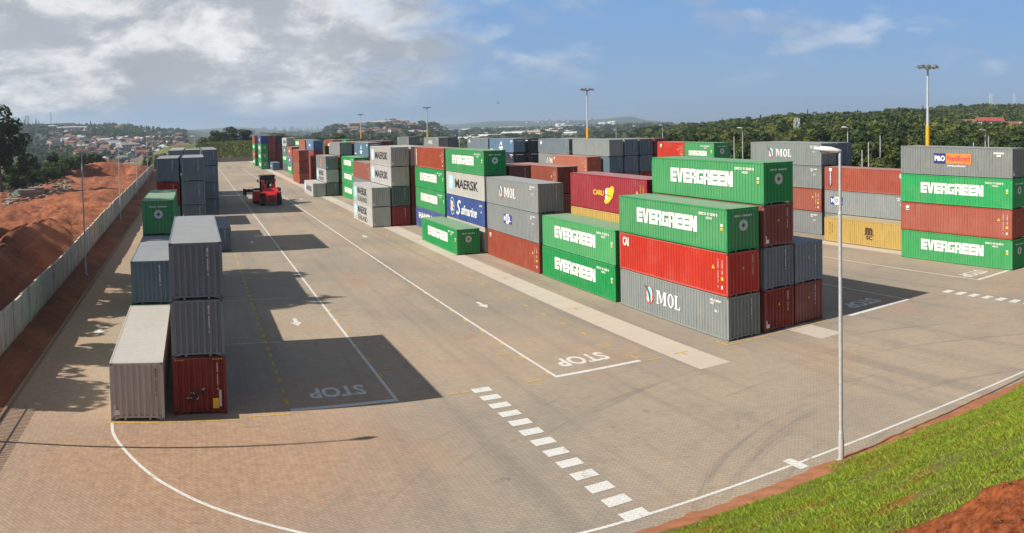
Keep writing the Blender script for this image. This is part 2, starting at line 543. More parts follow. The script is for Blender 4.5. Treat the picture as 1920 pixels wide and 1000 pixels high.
M_PAVE = paving_mat()
M_WLINE = worn_mat('white_road_paint', (0.66, 0.65, 0.62), lo=0.54, hi=0.72)
M_WLINE2 = worn_mat('faded_white_road_paint', (0.52, 0.50, 0.47), lo=0.50, hi=0.66)
M_YLINE = worn_mat('faded_yellow_road_paint', (0.62, 0.39, 0.05), lo=0.50, hi=0.64)
M_CONC = concrete_mat('concrete_strip', (0.42, 0.36, 0.30), (0.54, 0.48, 0.41))
M_KERB = concrete_mat('kerb_concrete', (0.20, 0.12, 0.075), (0.33, 0.23, 0.16), 2)
def fence_mat():
    m, t, b = new_mat('fence_concrete')
    p = pos(t)
    oi = nd(t, 'ShaderNodeObjectInfo')
    f = noise(t, p, 1.2, 7, 0.62)
    mp = nd(t, 'ShaderNodeMapping'); mp.inputs['Scale'].default_value = (1, 1, 0.10); t.links.new(p, mp.inputs[0])
    st = noise(t, mp.outputs[0], 3.5, 6, 0.7)
    c = mixc(t, f, (0.46, 0.39, 0.30), (0.72, 0.66, 0.56))
    c = mixc(t, mth(t, 'MULTIPLY', oi.outputs['Random'], 0.35), c, (0.40, 0.35, 0.29))
    c = mixc(t, mth(t, 'MULTIPLY', smooth(t, st, 0.48, 0.70), 0.65), c, (0.17, 0.14, 0.11))
    sx = nd(t, 'ShaderNodeSeparateXYZ'); t.links.new(p, sx.inputs[0])
    lo = mth(t, 'SUBTRACT', 1.0, smooth(t, mth(t, 'ADD', sx.outputs[2], f), 0.75, 1.5))
    c = mixc(t, mth(t, 'MULTIPLY', lo, 0.6), c, (0.33, 0.15, 0.08))
    t.links.new(c, b.inputs['Base Color']); b.inputs['Roughness'].default_value = 0.9
    bump(t, b, noise(t, p, 14, 4), 0.2, 0.01)
    return m


M_FENCE = fence_mat()
M_STONE = concrete_mat('stone_retaining_wall', (0.20, 0.16, 0.12), (0.32, 0.27, 0.21), 1.5)
M_SOIL = soil_mat()
M_BANK = bank_mat()
M_LAND = terrain_mat()
M_BARK = simple('bark', (0.10, 0.075, 0.055), 0.9, 0, 0.3, 8)
M_LEAF = leaf_mat('mid_green_leaves', (0.035, 0.065, 0.013), (0.054, 0.092, 0.020))
M_LEAFD = leaf_mat('dark_green_leaves', (0.021, 0.042, 0.012), (0.032, 0.056, 0.016), 0.2)
M_LEAFY = leaf_mat('olive_green_leaves', (0.050, 0.070, 0.016), (0.095, 0.115, 0.030))
M_GRASS = leaf_mat('grass_blades', (0.155, 0.235, 0.018), (0.30, 0.385, 0.045), 0.0, .55)
M_BERM = leaf_mat('rank_grass', (0.075, 0.095, 0.022), (0.15, 0.165, 0.045), 0.0)


# ------------------------------------------------------------------ land form
def az_of(u): return YAW + (u - 960) / FPX


PROF = [(-500, [(0, 0), (230, -1), (300, -8), (500, -14), (1000, 4), (1400, 26), (1900, 46), (2400, 35), (9000, 0)]),
        (60, [(0, 0), (230, -1), (300, -8), (500, -14), (1000, 4), (1400, 26), (1900, 47), (2400, 35), (9000, 0)]),
        (200, [(0, 0), (250, -1), (320, -8), (520, -16), (1000, 0), (1400, 18), (1900, 40), (2600, 36), (9000, 0)]),
        (330, [(0, 0), (290, -1), (400, -6), (600, -12), (1200, 0), (2000, 22), (3000, 38), (5000, 44), (9000, 20)]),
        (420, [(0, 0), (340, 0), (500, -10), (2000, -15), (3500, 10), (6000, 52), (11000, 0)]),
        (560, [(0, 0), (340, 0), (600, -12), (2500, -20), (6500, 20), (11000, 0)]),
        (640, [(0, 0), (340, 0), (600, -12), (1300, -4), (1850, 13), (2300, 4), (3500, -15), (6500, 20), (11000, 0)]),
        (735, [(0, 0), (340, 0), (600, -12), (1300, -2), (1850, 19), (2300, 6), (3500, -15), (6500, 25), (11000, 0)]),
        (790, [(0, 0), (340, 0), (600, -12), (1300, -4), (1850, 14), (2300, 4), (3500, -15), (6500, 30), (11000, 0)]),
        (850, [(0, 0), (340, 0), (600, -14), (1300, -14), (3000, -18), (4800, -5), (7000, 32), (11000, 0)]),
        (930, [(0, 0), (340, 0), (600, -14), (1300, -14), (3000, -16), (4500, 0), (7000, 50), (11000, 0)]),
        (1040, [(0, 0), (300, 0), (600, -14), (1300, -14), (3000, -16), (4500, 0), (7000, 48), (11000, 0)]),
        (1110, [(0, 0), (300, 0), (600, -14), (1300, -14), (3000, -16), (4800, 5), (7000, 55), (11000, 0)]),
        (1180, [(0, 0), (260, 0), (600, -12), (1300, -10), (3000, -10), (4800, 20), (6500, 72), (11000, 0)]),
        (1225, [(0, 0), (240, 0), (500, -5), (900, -3), (1500, -8), (3000, -5), (6500, 30), (11000, 0)]),
        (1290, [(0, 0), (210, 0), (400, 0), (650, 2), (1000, 2), (2000, -5), (11000, 0)]),
        (1400, [(0, 0), (180, 0), (350, 2), (620, 6.5), (900, 4), (2000, -5), (11000, 0)]),
        (1500, [(0, 0), (150, 0), (300, 3), (600, 11), (850, 8), (2000, -5), (11000, 0)]),
        (1620, [(0, 0), (130, 0), (300, 3.5), (600, 12), (800, 11), (2000, 0), (11000, 0)]),
        (1700, [(0, 0), (120, 0), (300, 4), (600, 14), (800, 18), (2000, 5), (11000, 0)]),
        (1780, [(0, 0), (120, 0), (300, 2), (600, 7), (720, 14), (900, 24), (2000, 5), (11000, 0)]),
        (1850, [(0, 0), (120, 0), (300, 1), (600, 7), (720, 15), (900, 26), (2000, 5), (11000, 0)]),
        (2400, [(0, 0), (120, 0), (300, 2), (600, 7), (720, 15), (900, 26), (2000, 5), (11000, 0)])]
PAZ = [az_of(u) for u, _ in PROF]
PR = [([a for a, _ in p], [b for _, b in p]) for _, p in PROF]


def land(x, y):
    dx, dy = x - CAM.x, y - CAM.y
    r = math.hypot(dx, dy); a = math.atan2(dx, dy)
    i = 0
    while i < len(PAZ) - 2 and a > PAZ[i + 1]: i += 1
    f = min(1, max(0, (a - PAZ[i]) / (PAZ[i + 1] - PAZ[i]))); f = f * f * (3 - 2 * f)
    z0 = np.interp(r, *PR[i]); z1 = np.interp(r, *PR[i + 1])
    z = z0 * (1 - f) + z1 * f
    if r > 250:
        k = min(1, (r - 250) / 500)
        z += k * (mnoise.noise((x * 0.004, y * 0.004, 0)) * min(6, r * 0.004) + mnoise.noise((x * 0.0013, y * 0.0013, 3)) * min(12, r * 0.003))
    return float(z)


def make_land():
    na, nr = 300, 120
    A = np.linspace(-0.75, 1.75, na)
    RR = np.concatenate([np.array([30, 60, 90]), np.geomspace(110, 12000, nr - 3)])
    V = np.zeros((nr, na, 3))
    for i, r in enumerate(RR):
        for j, a in enumerate(A):
            x, y = CAM.x + math.sin(a) * r, CAM.y + math.cos(a) * r
            z = land(x, y) - 0.5
            if -112 < x < -36 and -60 < y < 262: z = min(z, -2.5)
            if -40 < x < 84 and -40 < y < 324: z = min(z, -0.6)
            if y < -14: z = min(z, -1.5)
            V[i, j] = (x, y, z)
    idx = np.arange(nr * na).reshape(nr, na)
    Q = np.stack([idx[:-1, :-1], idx[:-1, 1:], idx[1:, 1:], idx[1:, :-1]], -1).reshape(-1, 4)[:, ::-1]
    o = link('terrain', np_mesh('terrain', V.reshape(-1, 3), Q, (M_LAND,), True))
    tag(o, kind='structure')
    # plain far ground reaching the horizon all round
    mb = MB(); mb.quad((-13000, -13000, -30), (13000, -13000, -30), (13000, 13000, -30), (-13000, 13000, -30))
    tag(mb.build('ground', M_LAND), kind='structure')


make_land()


def grid_mesh(name, x0, x1, y0, y1, step, fz, mat):
    xs = np.arange(x0, x1 + 1e-6, step); ys = np.arange(y0, y1 + 1e-6, step)
    V = np.zeros((len(ys), len(xs), 3))
    for i, y in enumerate(ys):
        for j, x in enumerate(xs):
            V[i, j] = (x, y, fz(x, y))
    idx = np.arange(len(xs) * len(ys)).reshape(len(ys), len(xs))
    Q = np.stack([idx[:-1, :-1], idx[:-1, 1:], idx[1:, 1:], idx[1:, :-1]], -1).reshape(-1, 4)
    o = link(name, np_mesh(name, V.reshape(-1, 3), Q, (mat,), True))
    return tag(o, kind='structure')


def sstep(v, a, b):
    t = min(1, max(0, (v - a) / (b - a))); return t * t * (3 - 2 * t)


def fence_x(y): return float(np.interp(y, [-40, 8, 27, 74, 237, 330], [-40.05, -40.1, -40.2, -40.7, -42.7, -43.6]))


def lot_z(x, y):
    d = -38.05 - x                                          # distance beyond the kerb
    z = 0.05 + 0.45 * sstep(d, 0.1, 2.2)
    n = mnoise.noise((x * 0.07, y * 0.05, 0)) * 0.7 + abs(mnoise.noise((x * 0.5 + y * .12, y * 0.10, 7))) * 0.55 + abs(mnoise.noise((x * .16, y * .16, 17))) * .7 + max(0, mnoise.noise((x * 1.7, y * 1.5, 19))) * .26 + max(0, mnoise.noise((x * 3.3, y * 3.1, 29)) - .1) * .20 + mnoise.noise((x * 0.3, y * 0.22, 5)) * 0.28 + mnoise.noise((x * 1.1, y * 0.9, 9)) * 0.07
    z += n * sstep(d, 4.0, 9.0)
    z += 0.05 * mnoise.noise((x * 0.9, y * 0.9, 2)) * sstep(d, 0.3, 1.0)
    # spoil ridge just outside the fence near the camera, hollow behind it
    z += (1.7 + .7 * mnoise.noise((x * .2, y * .25, 31))) * math.exp(-((x + 47.2 + 0.02 * y) / 1.7) ** 2) * sstep(y, 95, 45)
    z -= 1.1 * math.exp(-((x + 43.6) / 1.5) ** 2) * sstep(y, 90, 40)
    # mound with a cut face towards the far end
    m = math.exp(-(((x + 58) / 18) ** 2 + ((y - 224) / 26) ** 2)) * 3.9
    m -= 4.2 * math.exp(-(((x + 56.5) / 7.5) ** 8 + ((y - 209) / 13) ** 8))
    z += m * sstep(-40 - fence_x(y) + (-x - 44), -1, 5)
    edge = sstep(-x, 74, 88) * (1 if y < 400 else 0)
    z -= 7 * edge
    z -= 7 * sstep(y, 246, 262)
    return z


grid_mesh('dirt_lot', -112.04, -80.03, -60, 262, 2.0, lot_z, M_SOIL)
grid_mesh('dirt_lot', -80.04, -38.03, 110, 262, 0.5, lot_z, M_SOIL)
grid_mesh('dirt_lot', -80.04, -38.03, -60, 0.5, 1.0, lot_z, M_SOIL)
grid_mesh('dirt_lot', -66.09, -38.03, 0, 110.3, 0.33, lot_z, M_SOIL)
grid_mesh('dirt_lot', -80.04, -65.5, 0, 110.2, 1.0, lot_z, M_SOIL)


def toe(x): return float(np.interp(x, [-60, -16, -6, 5.2, 15, 46], [-14.75, -14.75, -15.10, -16.2, -17.35, -21]))


def bare(x, y):
    """> 0 on the dug-over top of the bank"""
    return 12.7 - ((x + 28.6) * .82 + (y + 35.66) * .57) + 0.9 * mnoise.noise((x * .45, y * .45, 11)) + .3 * mnoise.noise((x * 1.6, y * 1.6, 12))


def bank_z(x, y):
    d = toe(x) - y + 0.25 * mnoise.noise((x * 0.25, y * 0.2, 1)) + 0.16 * mnoise.noise((x * 1.5, y * 1.2, 41))
    z = 0.50 * d - (0.36 * (1 - math.exp(-d / 0.9)) if d > 0 else 0)
    z = min(z, 11.0)
    z += (0.10 * mnoise.noise((x * 0.6, y * 0.6, 4)) + 0.05 * mnoise.noise((x * 2.1, y * 2.1, 6))) * sstep(d, 0, 1.0)
    b = sstep(bare(x, y), -.1, .7)
    if b > 0:
        m = mnoise.noise((x * 1.9, y * 1.9, 8)) * .13 + abs(mnoise.noise((x * 4.2, y * 4.2, 3))) * .13 + mnoise.noise((x * 9, y * 9, 5)) * .035
        z += b * (m + .06)
    return z - 0.03


grid_mesh('embankment', -60, -21, -60, -14.4, 0.5, bank_z, M_BANK)
grid_mesh('embankment', -21, 15, -33, -14.4, 0.10, bank_z, M_BANK)
grid_mesh('embankment', 15, 46, -60, -14.4, 0.5, bank_z, M_BANK)
grid_mesh('embankment', -21, 15, -60, -33, 0.5, bank_z, M_BANK)

# paved yard and its concrete running strips
mb = MB(); mb.quad((-37.75, -22, 0), (84, -22, 0), (84, 322, 0), (-37.75, 322, 0))
tag(mb.build('paved_yard', M_PAVE, recalc=False), kind='structure')
mb = MB(); mb.box(-38.05, -15.4, -0.3, -37.90, 322, 0.11); mb.box(-37.90, -15.4, -.3, -37.752, 322, .012)
tag(mb.build('kerb', M_KERB), kind='structure')


def sheet(name, quads, mat, z=0.004):
    mb = MB()
    for q in quads: mb.poly([(x, y, z) for x, y in q])
    return tag(mb.build(name, mat, recalc=False), kind='structure')


def rect(x0, y0, x1, y1): return [(x0, y0), (x1, y0), (x1, y1), (x0, y1)]


sheet('concrete_running_strip', [rect(-4.35, -3.05, -2.35, 318)], M_CONC)
sheet('concrete_running_strip', [rect(4.4, -3.3, 6.25, 318)], M_CONC)
sheet('concrete_running_strip', [rect(30.4, 10.9, 32.0, 318)], M_CONC)

wl = []
wl.append(rect(-19.58, 0.35, -19.42, 300)); wl.append(rect(-24.54, 0.02, -19.42, 0.35))
wl.append(rect(-11.2, 0.3, -11.04, 250)); wl.append(rect(-11.2, 0.0, -6.05, 0.3))
wl.append(rect(24.72, -0.9, 24.86, 200)); wl.append(rect(24.72, -1.25, 29.5, -0.9))
wl.append(rect(15.75, -0.6, 15.89, 200)); wl.append(rect(9.6, -0.95, 15.89, -0.6))
sheet('lane_marking', wl, M_WLINE, 0.008)


def polyline(pts, wd):
    out = []
    for (x0, y0), (x1, y1) in zip(pts[:-1], pts[1:]):
        d = Vector((x1 - x0, y1 - y0)).normalized(); n = Vector((-d.y, d.x)) * wd / 2
        out.append([(x0 - n.x, y0 - n.y), (x1 - n.x, y1 - n.y), (x1 + n.x, y1 + n.y), (x0 + n.x, y0 + n.y)])
    return out


edgep = [(-32.71, -0.5), (-32.45, -2.1), (-31.7, -4.0), (-30.95, -5.5), (-30.05, -6.9), (-28.35, -8.8), (-25.5, -11.0), (-22.5, -12.75), (-19.8, -13.7), (-17.18, -14.1),
         (-14.75, -14.22), (-11, -14.4), (-8.3, -14.56), (-2, -15.05), (6.3, -15.87), (14, -16.6), (24, -17.5)]
sm = []
for i in range(len(edgep) - 1):
    p0 = Vector(edgep[max(0, i - 1)]); p1 = Vector(edgep[i]); p2 = Vector(edgep[i + 1]); p3 = Vector(edgep[min(len(edgep) - 1, i + 2)])
    for k in range(5):
        s = k / 5
        sm.append(tuple(0.5 * ((2 * p1) + (p2 - p0) * s + (2 * p0 - 5 * p1 + 4 * p2 - p3) * s * s + (3 * p1 - p0 - 3 * p2 + p3) * s ** 3)))
sm.append(edgep[-1])
sheet('edge_line_marking', polyline(sm, 0.14), M_WLINE, 0.008)
cw = []
for k in range(13):
    y = 0.0 - k * 1.165
    cw.append(rect(-15.72, y - 0.32, -14.78, y + 0.30))
sheet('crossing_marking', cw, M_WLINE, 0.012)
cw = []
for k in range(8):
    y = -1.6 - k * 1.17
    cw.append(rect(19.3, y - 0.3, 20.25, y + 0.3))
cw.append(rect(-8.7, -15.05, -8.3, -14.05))
sheet('crossing_marking', cw, M_WLINE, 0.012)

rows = [rect(-27.2, 12.05, -23.7, 12.2)]
for k in range(2, 14):
    y = 12.3 * k - 0.1
    rows.append(rect(-27.2, y, -21.5, y + 0.16))
sheet('bay_marking', rows, M_WLINE2, 0.008)
yl = []
for k in range(90):
    y = 1.0 + k * 1.55
    yl.append(rect(-24.70, y, -24.50, y + 0.8))
for k in range(60):
    y = 0.5 + k * 2.9
    yl.append(rect(-6.05, y, -5.9, y + 0.7))
for k in range(14):
    y = 0.6 + k * 3.1
    yl.append(rect(-19.40, y, -19.25, y + 0.7)); yl.append(rect(-11.36, y, -11.22, y + 0.6))
yl += [rect(-18.9, -0.1, -17.4, 0.02), rect(-12.9, 0.0, -11.8, 0.12), rect(-16.9, -0.05, -15.8, 0.07), rect(-32.9, -0.62, -26.9, -0.50), rect(-26.5, -0.35, -24.6, -0.23)]
yl += [rect(-0.35, -0.55, 8.0, -0.42), rect(-6.05, -0.15, -4.9, -0.03), rect(-0.55, -0.5, -0.4, 0.6), rect(-0.5, 12.4, -0.1, 12.52)]
for k in range(6):
    y = 12.88 * k
    yl += [rect(-3.9, y, -2.9, y + 0.12), rect(-3.45, y - 0.45, -3.3, y - 0.0), rect(-19.25, y + 4.9, -18.3, y + 5.02), rect(-12.4, y + 5.1, -11.5, y + 5.22)]
sheet('yellow_bay_marking', yl, M_YLINE, 0.012)


def arrow(x, y, s=1.0, shear=0.0):
    return [[(x - .14 * s, y + 1.0 * s), (x - .14 * s, y - .1 * s), (x + .14 * s, y - .1 * s), (x + .14 * s, y + 1.0 * s)],
            [(x - .38 * s, y - .1 * s), (x, y - 1.1 * s), (x + .38 * s, y - .1 * s)]]


ar = []
for x, y in ((-22.1, 16.8), (-8.65, 17.15), (-35.3, 16.3), (-22.1, 56.5), (-8.6, 56.5), (-8.6, 112), (-22.2, 136), (-8.6, 168), (-8.6, 225), (-14, 262), (20.5, 25)):
    ar += arrow(x, y)
sheet('arrow_marking', ar, M_WLINE, 0.010)

# ------------------------------------------------------------------ lettering
TXT = {}


def text_verts(s, bold=0.0, shear=0.0, line=1.0, align='LEFT'):
    key = (s, bold, shear, line, align)
    if key in TXT: return TXT[key]
    cu = bpy.data.curves.new('text', 'FONT')
    cu.body = s; cu.offset = bold; cu.shear = shear; cu.space_line = line; cu.align_x = align; cu.resolution_u = 3
    cu.fill_mode = 'FRONT'
    o = bpy.data.objects.new('text', cu); C.objects.link(o)
    dg = bpy.context.evaluated_depsgraph_get(); dg.update()
    me = bpy.data.meshes.new_from_object(o.evaluated_get(dg))
    V = [tuple(v.co) for v in me.vertices]; F = [tuple(p.vertices) for p in me.polygons]
    bpy.data.objects.remove(o); bpy.data.curves.remove(cu); bpy.data.meshes.remove(me)
    xs = [v[0] for v in V]; ys = [v[1] for v in V]
    x0, x1, y0, y1 = min(xs), max(xs), min(ys), max(ys)
    V = [((v[0] - x0) / (x1 - x0), (v[1] - y0) / (y1 - y0)) for v in V]
    TXT[key] = (V, F)
    return V, F


class Decal:
    """flat paint on a wall: coordinates (a, b, layer); a runs along the wall as read, b upwards"""
    def __init__(s): s.p = []          # (list of polys, material)
    def poly(s, pts, mat, layer=0): s.p.append((pts, mat, layer)); return s
    def stick(s, a0, b0, a1, b1, mat):
        d = Decal(); d.rect(a0, b0, a1, b1, mat); s.extra = getattr(s, 'extra', []) + [d]; return s
    def emit(s, name, axis, label='sticker'):
        out = [(name, s.mesh(name, axis), axis[0])] if s.p else []
        return out + [(label, d.mesh(label, axis), axis[0]) for d in getattr(s, 'extra', [])]
    def rect(s, a0, b0, a1, b1, mat, layer=0): return s.poly([(a0, b0), (a1, b0), (a1, b1), (a0, b1)], mat, layer)
    def ell(s, a, b, ra, rb, mat, layer=0, n=20, t0=0, t1=2 * PI):
        return s.poly([(a + ra * math.cos(t0 + (t1 - t0) * k / n), b + rb * math.sin(t0 + (t1 - t0) * k / n)) for k in range(n)], mat, layer)
    def ring(s, a, b, ra, rb, ia, ib, mat, layer=0, n=24):
        for k in range(n):
            t, u = 2 * PI * k / n, 2 * PI * (k + 1) / n
            s.poly([(a + ia * math.cos(t), b + ib * math.sin(t)), (a + ra * math.cos(t), b + rb * math.sin(t)), (a + ra * math.cos(u), b + rb * math.sin(u)), (a + ia * math.cos(u), b + ib * math.sin(u))], mat, layer)
        return s
    def text(s, t, a, b, wd, h, mat, layer=0, **kw):
        V, F = text_verts(t, **kw)
        for f in F: s.poly([(a + V[i][0] * wd, b + V[i][1] * h) for i in f], mat, layer)
        return s
    def mesh(s, name, axis):
        """axis 'side': wall x=0 seen from -x, a measured from the far end; 'end': wall y=0 seen from -y"""
        mats = []; mb = MB()
        for pts, mat, layer in s.p:
            if mat not in mats: mats.append(mat)
            off = 0.004 + 0.003 * layer
            P3 = [(-off, -a, b) for a, b in pts] if axis == 'side' else [(a, -off, b) for a, b in pts]
            mb.poly(P3, mats.index(mat))
        me = mb.mesh(name, mats)
        return me


def block_word(d, a, b, wd, h, mat):
    """heavy squared capitals spelling EVERGREEN"""
    L = {'E': [(0, 0, .40, 1), (.40, 0, 1, .27), (.40, .365, 1, .635), (.40, .73, 1, 1)],
         'R': [(0, 0, .38, 1), (.38, .76, .93, 1), (.64, .48, 1, .76), (.38, .34, .95, .52), (.64, 0, 1, .34)],
         'G': [(0, .03, .38, .97), (.38, .73, .98, .97), (.38, .03, .98, .27), (.66, .27, .98, .54), (.54, .42, .66, .54)],
         'N': [(0, 0, .34, 1), (.66, 0, 1, 1)], 'V': []}
    word = 'EVERGREEN'; g = 0.055
    cw_ = [1, 1.05, 1, 1, 1.05, 1, 1, 1, 1.15]
    tot = sum(cw_) + g * 8; x = a
    for ch, c in zip(word, cw_):
        ww = wd * c / tot
        for x0, y0, x1, y1 in L[ch]: d.rect(x + x0 * ww, b + y0 * h, x + x1 * ww, b + y1 * h, mat)
        if ch == 'V':
            d.poly([(x - .02 * ww, b + h), (x + .36 * ww, b + h), (x + .5 * ww, b + .34 * h), (x + .5 * ww, b), (x + .27 * ww, b)], mat)
            d.poly([(x + .5 * ww, b), (x + .5 * ww, b + .34 * h), (x + .64 * ww, b + h), (x + 1.02 * ww, b + h), (x + .73 * ww, b)], mat)
        if ch == 'N':
            d.poly([(x + .10 * ww, b + h), (x + .46 * ww, b + h), (x + .90 * ww, b), (x + .54 * ww, b)], mat, 1)
        x += ww * (1 + g / c)


def serif_MOL(d, a, b, wd, h, mat):
    """slab-serif capitals M O L"""
    def q(*p): d.poly([(a + x * wd, b + y * h) for x, y in p], mat)
    mw = .44
    for x0 in (0.04, 0.335): q((x0, .06), (x0 + (.045 if x0 < .1 else .075), .06), (x0 + (.045 if x0 < .1 else .075), .94), (x0, .94))
    q((0, 0), (.13, 0), (.13, .06), (0, .06)); q((0, .94), (.085, .94), (.085, 1), (0, 1))
    q((.29, 0), (.45, 0), (.45, .06), (.29, .06)); q((.335, .94), (.45, .94), (.45, 1), (.335, 1))
    q((.085, 1), (.16, 1), (.25, .25), (.205, .05), (.085, .92)); q((.25, .25), (.32, .94), (.335, .94), (.335, .70), (.225, .05))
    n = 20
    cx, rx, ix = .615, .125, .058
    for k in range(n):
        t, u = 2 * PI * k / n, 2 * PI * (k + 1) / n
        q((cx + ix * math.cos(t), .5 + .42 * math.sin(t)), (cx + rx * math.cos(t), .5 + .52 * math.sin(t)), (cx + rx * math.cos(u), .5 + .52 * math.sin(u)), (cx + ix * math.cos(u), .5 + .42 * math.sin(u)))
    q((.80, .06), (.875, .06), (.875, .94), (.80, .94)); q((.765, .94), (.915, .94), (.915, 1), (.765, 1))
    q((.765, 0), (1, 0), (1, .06), (.765, .06)); q((.95, .06), (1, .06), (1, .24), (.975, .24))


def stack_text(s): return '\n'.join(s)


W8, L40, L20 = 2.438, 12.192, 6.058
ST, HC = 2.591, 2.896


# painted marks: each returns a list of (part name, mesh, wall)
MARKS = {}


def mark(key, fn):
    if key not in MARKS: MARKS[key] = fn()
    return MARKS[key]


def m_green(L, H):
    def f():
        s = Decal(); k = L / L40
        wd = 6.9 * (k ** 0.9); x0 = (2.35 if L > 7 else 0.9)
        block_word(s, x0, H * 0.37, wd, 0.98 if L > 7 else .62, M_WHITE)
        i = Decal()
        i.text('EMCU 912038 0', L - 2.75, H * .80, 1.85, .17, M_WHITE, bold=.03)
        i.text('45G1', L - 2.05, H * .715, .62, .15, M_WHITE, bold=.03)
        i.stick(L - .62, H * .585, L - .42, H * .65, M_WHITE); i.stick(L - .62, H * .50, L - .42, H * .56, M_YELL)
        return [('lettering', s.mesh('lettering', 'side'), 's')] + i.emit('number_lettering', 'side') + m_badge(H)
    return mark(('g', L, H), f)


def m_badge(H):
    def f():
        e = Decal(); ca, cb = 1.24, H * .60
        e.ell(ca, cb, .34, .34, M_STICK, 0, 28)
        for k in range(8):
            t = k * PI / 4
            r = .27 if k % 2 == 0 else .19
            e.poly([(ca + r * math.cos(t), cb + r * math.sin(t)), (ca + .085 * math.cos(t + .4), cb + .085 * math.sin(t + .4)), (ca, cb), (ca + .085 * math.cos(t - .4), cb + .085 * math.sin(t - .4))], M_LGRN, 1 + k % 2)
        e.ring(ca, cb, .30, .30, .285, .285, M_LGRN, 1)
        n = Decal(); n.text('EMCU 145648 8', .55, H * .80, 1.35, .12, M_WHITE, bold=.03)
        return [('badge', e.mesh('badge', 'end'), 'e'), ('number_lettering', n.mesh('number_lettering', 'end'), 'e')]
    return mark(('b', H), f)


def m_vid(H, mat=M_WHITE, code='MOLU 860003 8', x=1.72):
    """owner code painted in a column down the end wall"""
    def f():
        n = Decal()
        n.text(stack_text(code), x, H * .42, .085, H * .48, mat, bold=.035, line=.8, align='CENTER')
        return [('number_lettering', n.mesh('number_lettering', 'end'), 'e')]
    return mark(('v', H, mat.name, code, x), f)


def m_tri(H):
    def f():
        n = Decal()
        n.poly([(1.12, H * .60), (1.28, H * .60), (1.20, H * .66)], M_YELL)
        return [('warning_sticker', n.mesh('warning_sticker', 'end'), 'e')]
    return mark(('t', H), f)


def m_plate(H):
    def f():
        n = Decal()
        n.stick(.14, H * .10, .40, H * .19, M_WHITE); n.stick(.14, H * .20, .22, H * .28, M_WHITE)
        return n.emit('size_sticker', 'end')
    return mark(('p', H), f)


def m_sideid(L, H, mat=M_WHITE):
    def f():
        n = Decal()
        n.text(stack_text('TEXU 452731 9'), L - .95, H * .18, .10, H * .66, mat, bold=.03, line=.8, align='CENTER')
        n.text(stack_text('TARE KG'), L - .55, H * .50, .10, H * .32, mat, bold=.03, line=.8, align='CENTER')
        n.stick(L - .62, H * .36, L - .42, H * .44, M_YELL); n.stick(L - .60, H * .16, L - .46, H * .24, mat)
        e = Decal(); e.poly([(L - 1.5, H * .60), (L - 1.24, H * .60), (L - 1.37, H * .70)], M_YELL)
        return n.emit('number_lettering', 'side') + e.emit('warning_sticker', 'side')
    return mark(('si', L, H, mat.name), f)


def m_topid(L, H, mat=M_WHITE):
    def f():
        n = Decal()
        n.text('MOLU 860003\n45G1', L - 1.75, H * .76, 1.05, .34, mat, bold=.03)
        n.text('22.1', L - 1.35, H * .60, .40, .14, mat, bold=.03)
        return [('number_lettering', n.mesh('number_lettering', 'side'), 's')]
    return mark(('ti', L, H, mat.name), f)


def m_mol(L, H):
    def f():
        s = Decal(); serif_MOL(s, 4.55, H * .36, 2.75, .88, M_WHITE)
        e = Decal(); ca, cb, r = 3.75, H * .52, .52
        e.ell(ca, cb, r * .86, r * 1.15, M_REDL, 0, 28); e.ell(ca, cb + .10, r * .66, r * .86, M_CYAN, 1, 24)
        e.poly([(ca - .38, cb - .20), (ca + .38, cb - .20), (ca + .20, cb - .48), (ca - .2, cb - .48)], M_WHITE, 2)
        e.poly([(ca - .62, cb + .62), (ca - .22, cb + .50), (ca + .10, cb + .10), (ca + .18, cb - .45), (ca - .02, cb - .50), (ca - .12, cb + .02), (ca - .34, cb + .34)], M_LGRN, 3)
        return [('lettering', s.mesh('lettering', 'side'), 's'), ('emblem', e.mesh('emblem', 'side'), 's')]
    return mark(('mol', L, H), f)


def m_nol(L, H, pos_=4.3):
    def f():
        s = Decal(); a, b, wd = pos_, H * .40, .62
        s.rect(a, b, a + wd, b + .86, M_BLUE); s.rect(a + wd, b, a + 2 * wd, b + .86, M_WHITE); s.rect(a + 2 * wd, b, a + 3 * wd, b + .86, M_BLUE)
        s.text('N', a + .10, b + .2, wd - .2, .5, M_WHITE, 1, bold=.05)
        s.text('O', a + wd + .10, b + .2, wd - .2, .5, M_BLUE, 1, bold=.05)
        s.text('L', a + 2 * wd + .12, b + .2, wd - .24, .5, M_WHITE, 1, bold=.05)
        return [('emblem', s.mesh('emblem', 'side'), 's')]
    return mark(('nol', L, H, pos_), f)


def m_maersk(L, H, sealand=False):
    def f():
        s = Decal()
        if L > 7: a, b, wd, h = 3.1, H * .34, 7.2, 1.0
        else: a, b, wd, h = 1.55, H * .34, 3.5, .85
        if sealand: b += .34; wd *= .82
        s.text('MAERSK', a, b, wd, h, M_BLACK, bold=.022)
        if sealand: s.text('SEALAND', a, b - .98, wd, .74, M_BLACK, bold=.006)
        e = Decal(); c0 = .9 if L > 7 else .32; ww = 1.55 if L > 7 else 1.0
        e.rect(c0, H * .25, c0 + ww, H * .84, M_CYAN)
        ca, cb = c0 + ww / 2, H * .55
        for k in range(7):
            t = PI / 2 + k * 2 * PI / 7
            e.poly([(ca + ww * .44 * math.cos(t), cb + ww * .44 * math.sin(t)), (ca + ww * .16 * math.cos(t + .45), cb + ww * .16 * math.sin(t + .45)), (ca, cb), (ca + ww * .16 * math.cos(t - .45), cb + ww * .16 * math.sin(t - .45))], M_WHITE, 1)
        return [('lettering', s.mesh('lettering', 'side'), 's'), ('emblem', e.mesh('emblem', 'side'), 's')]
    return mark(('mk', L, H, sealand), f)


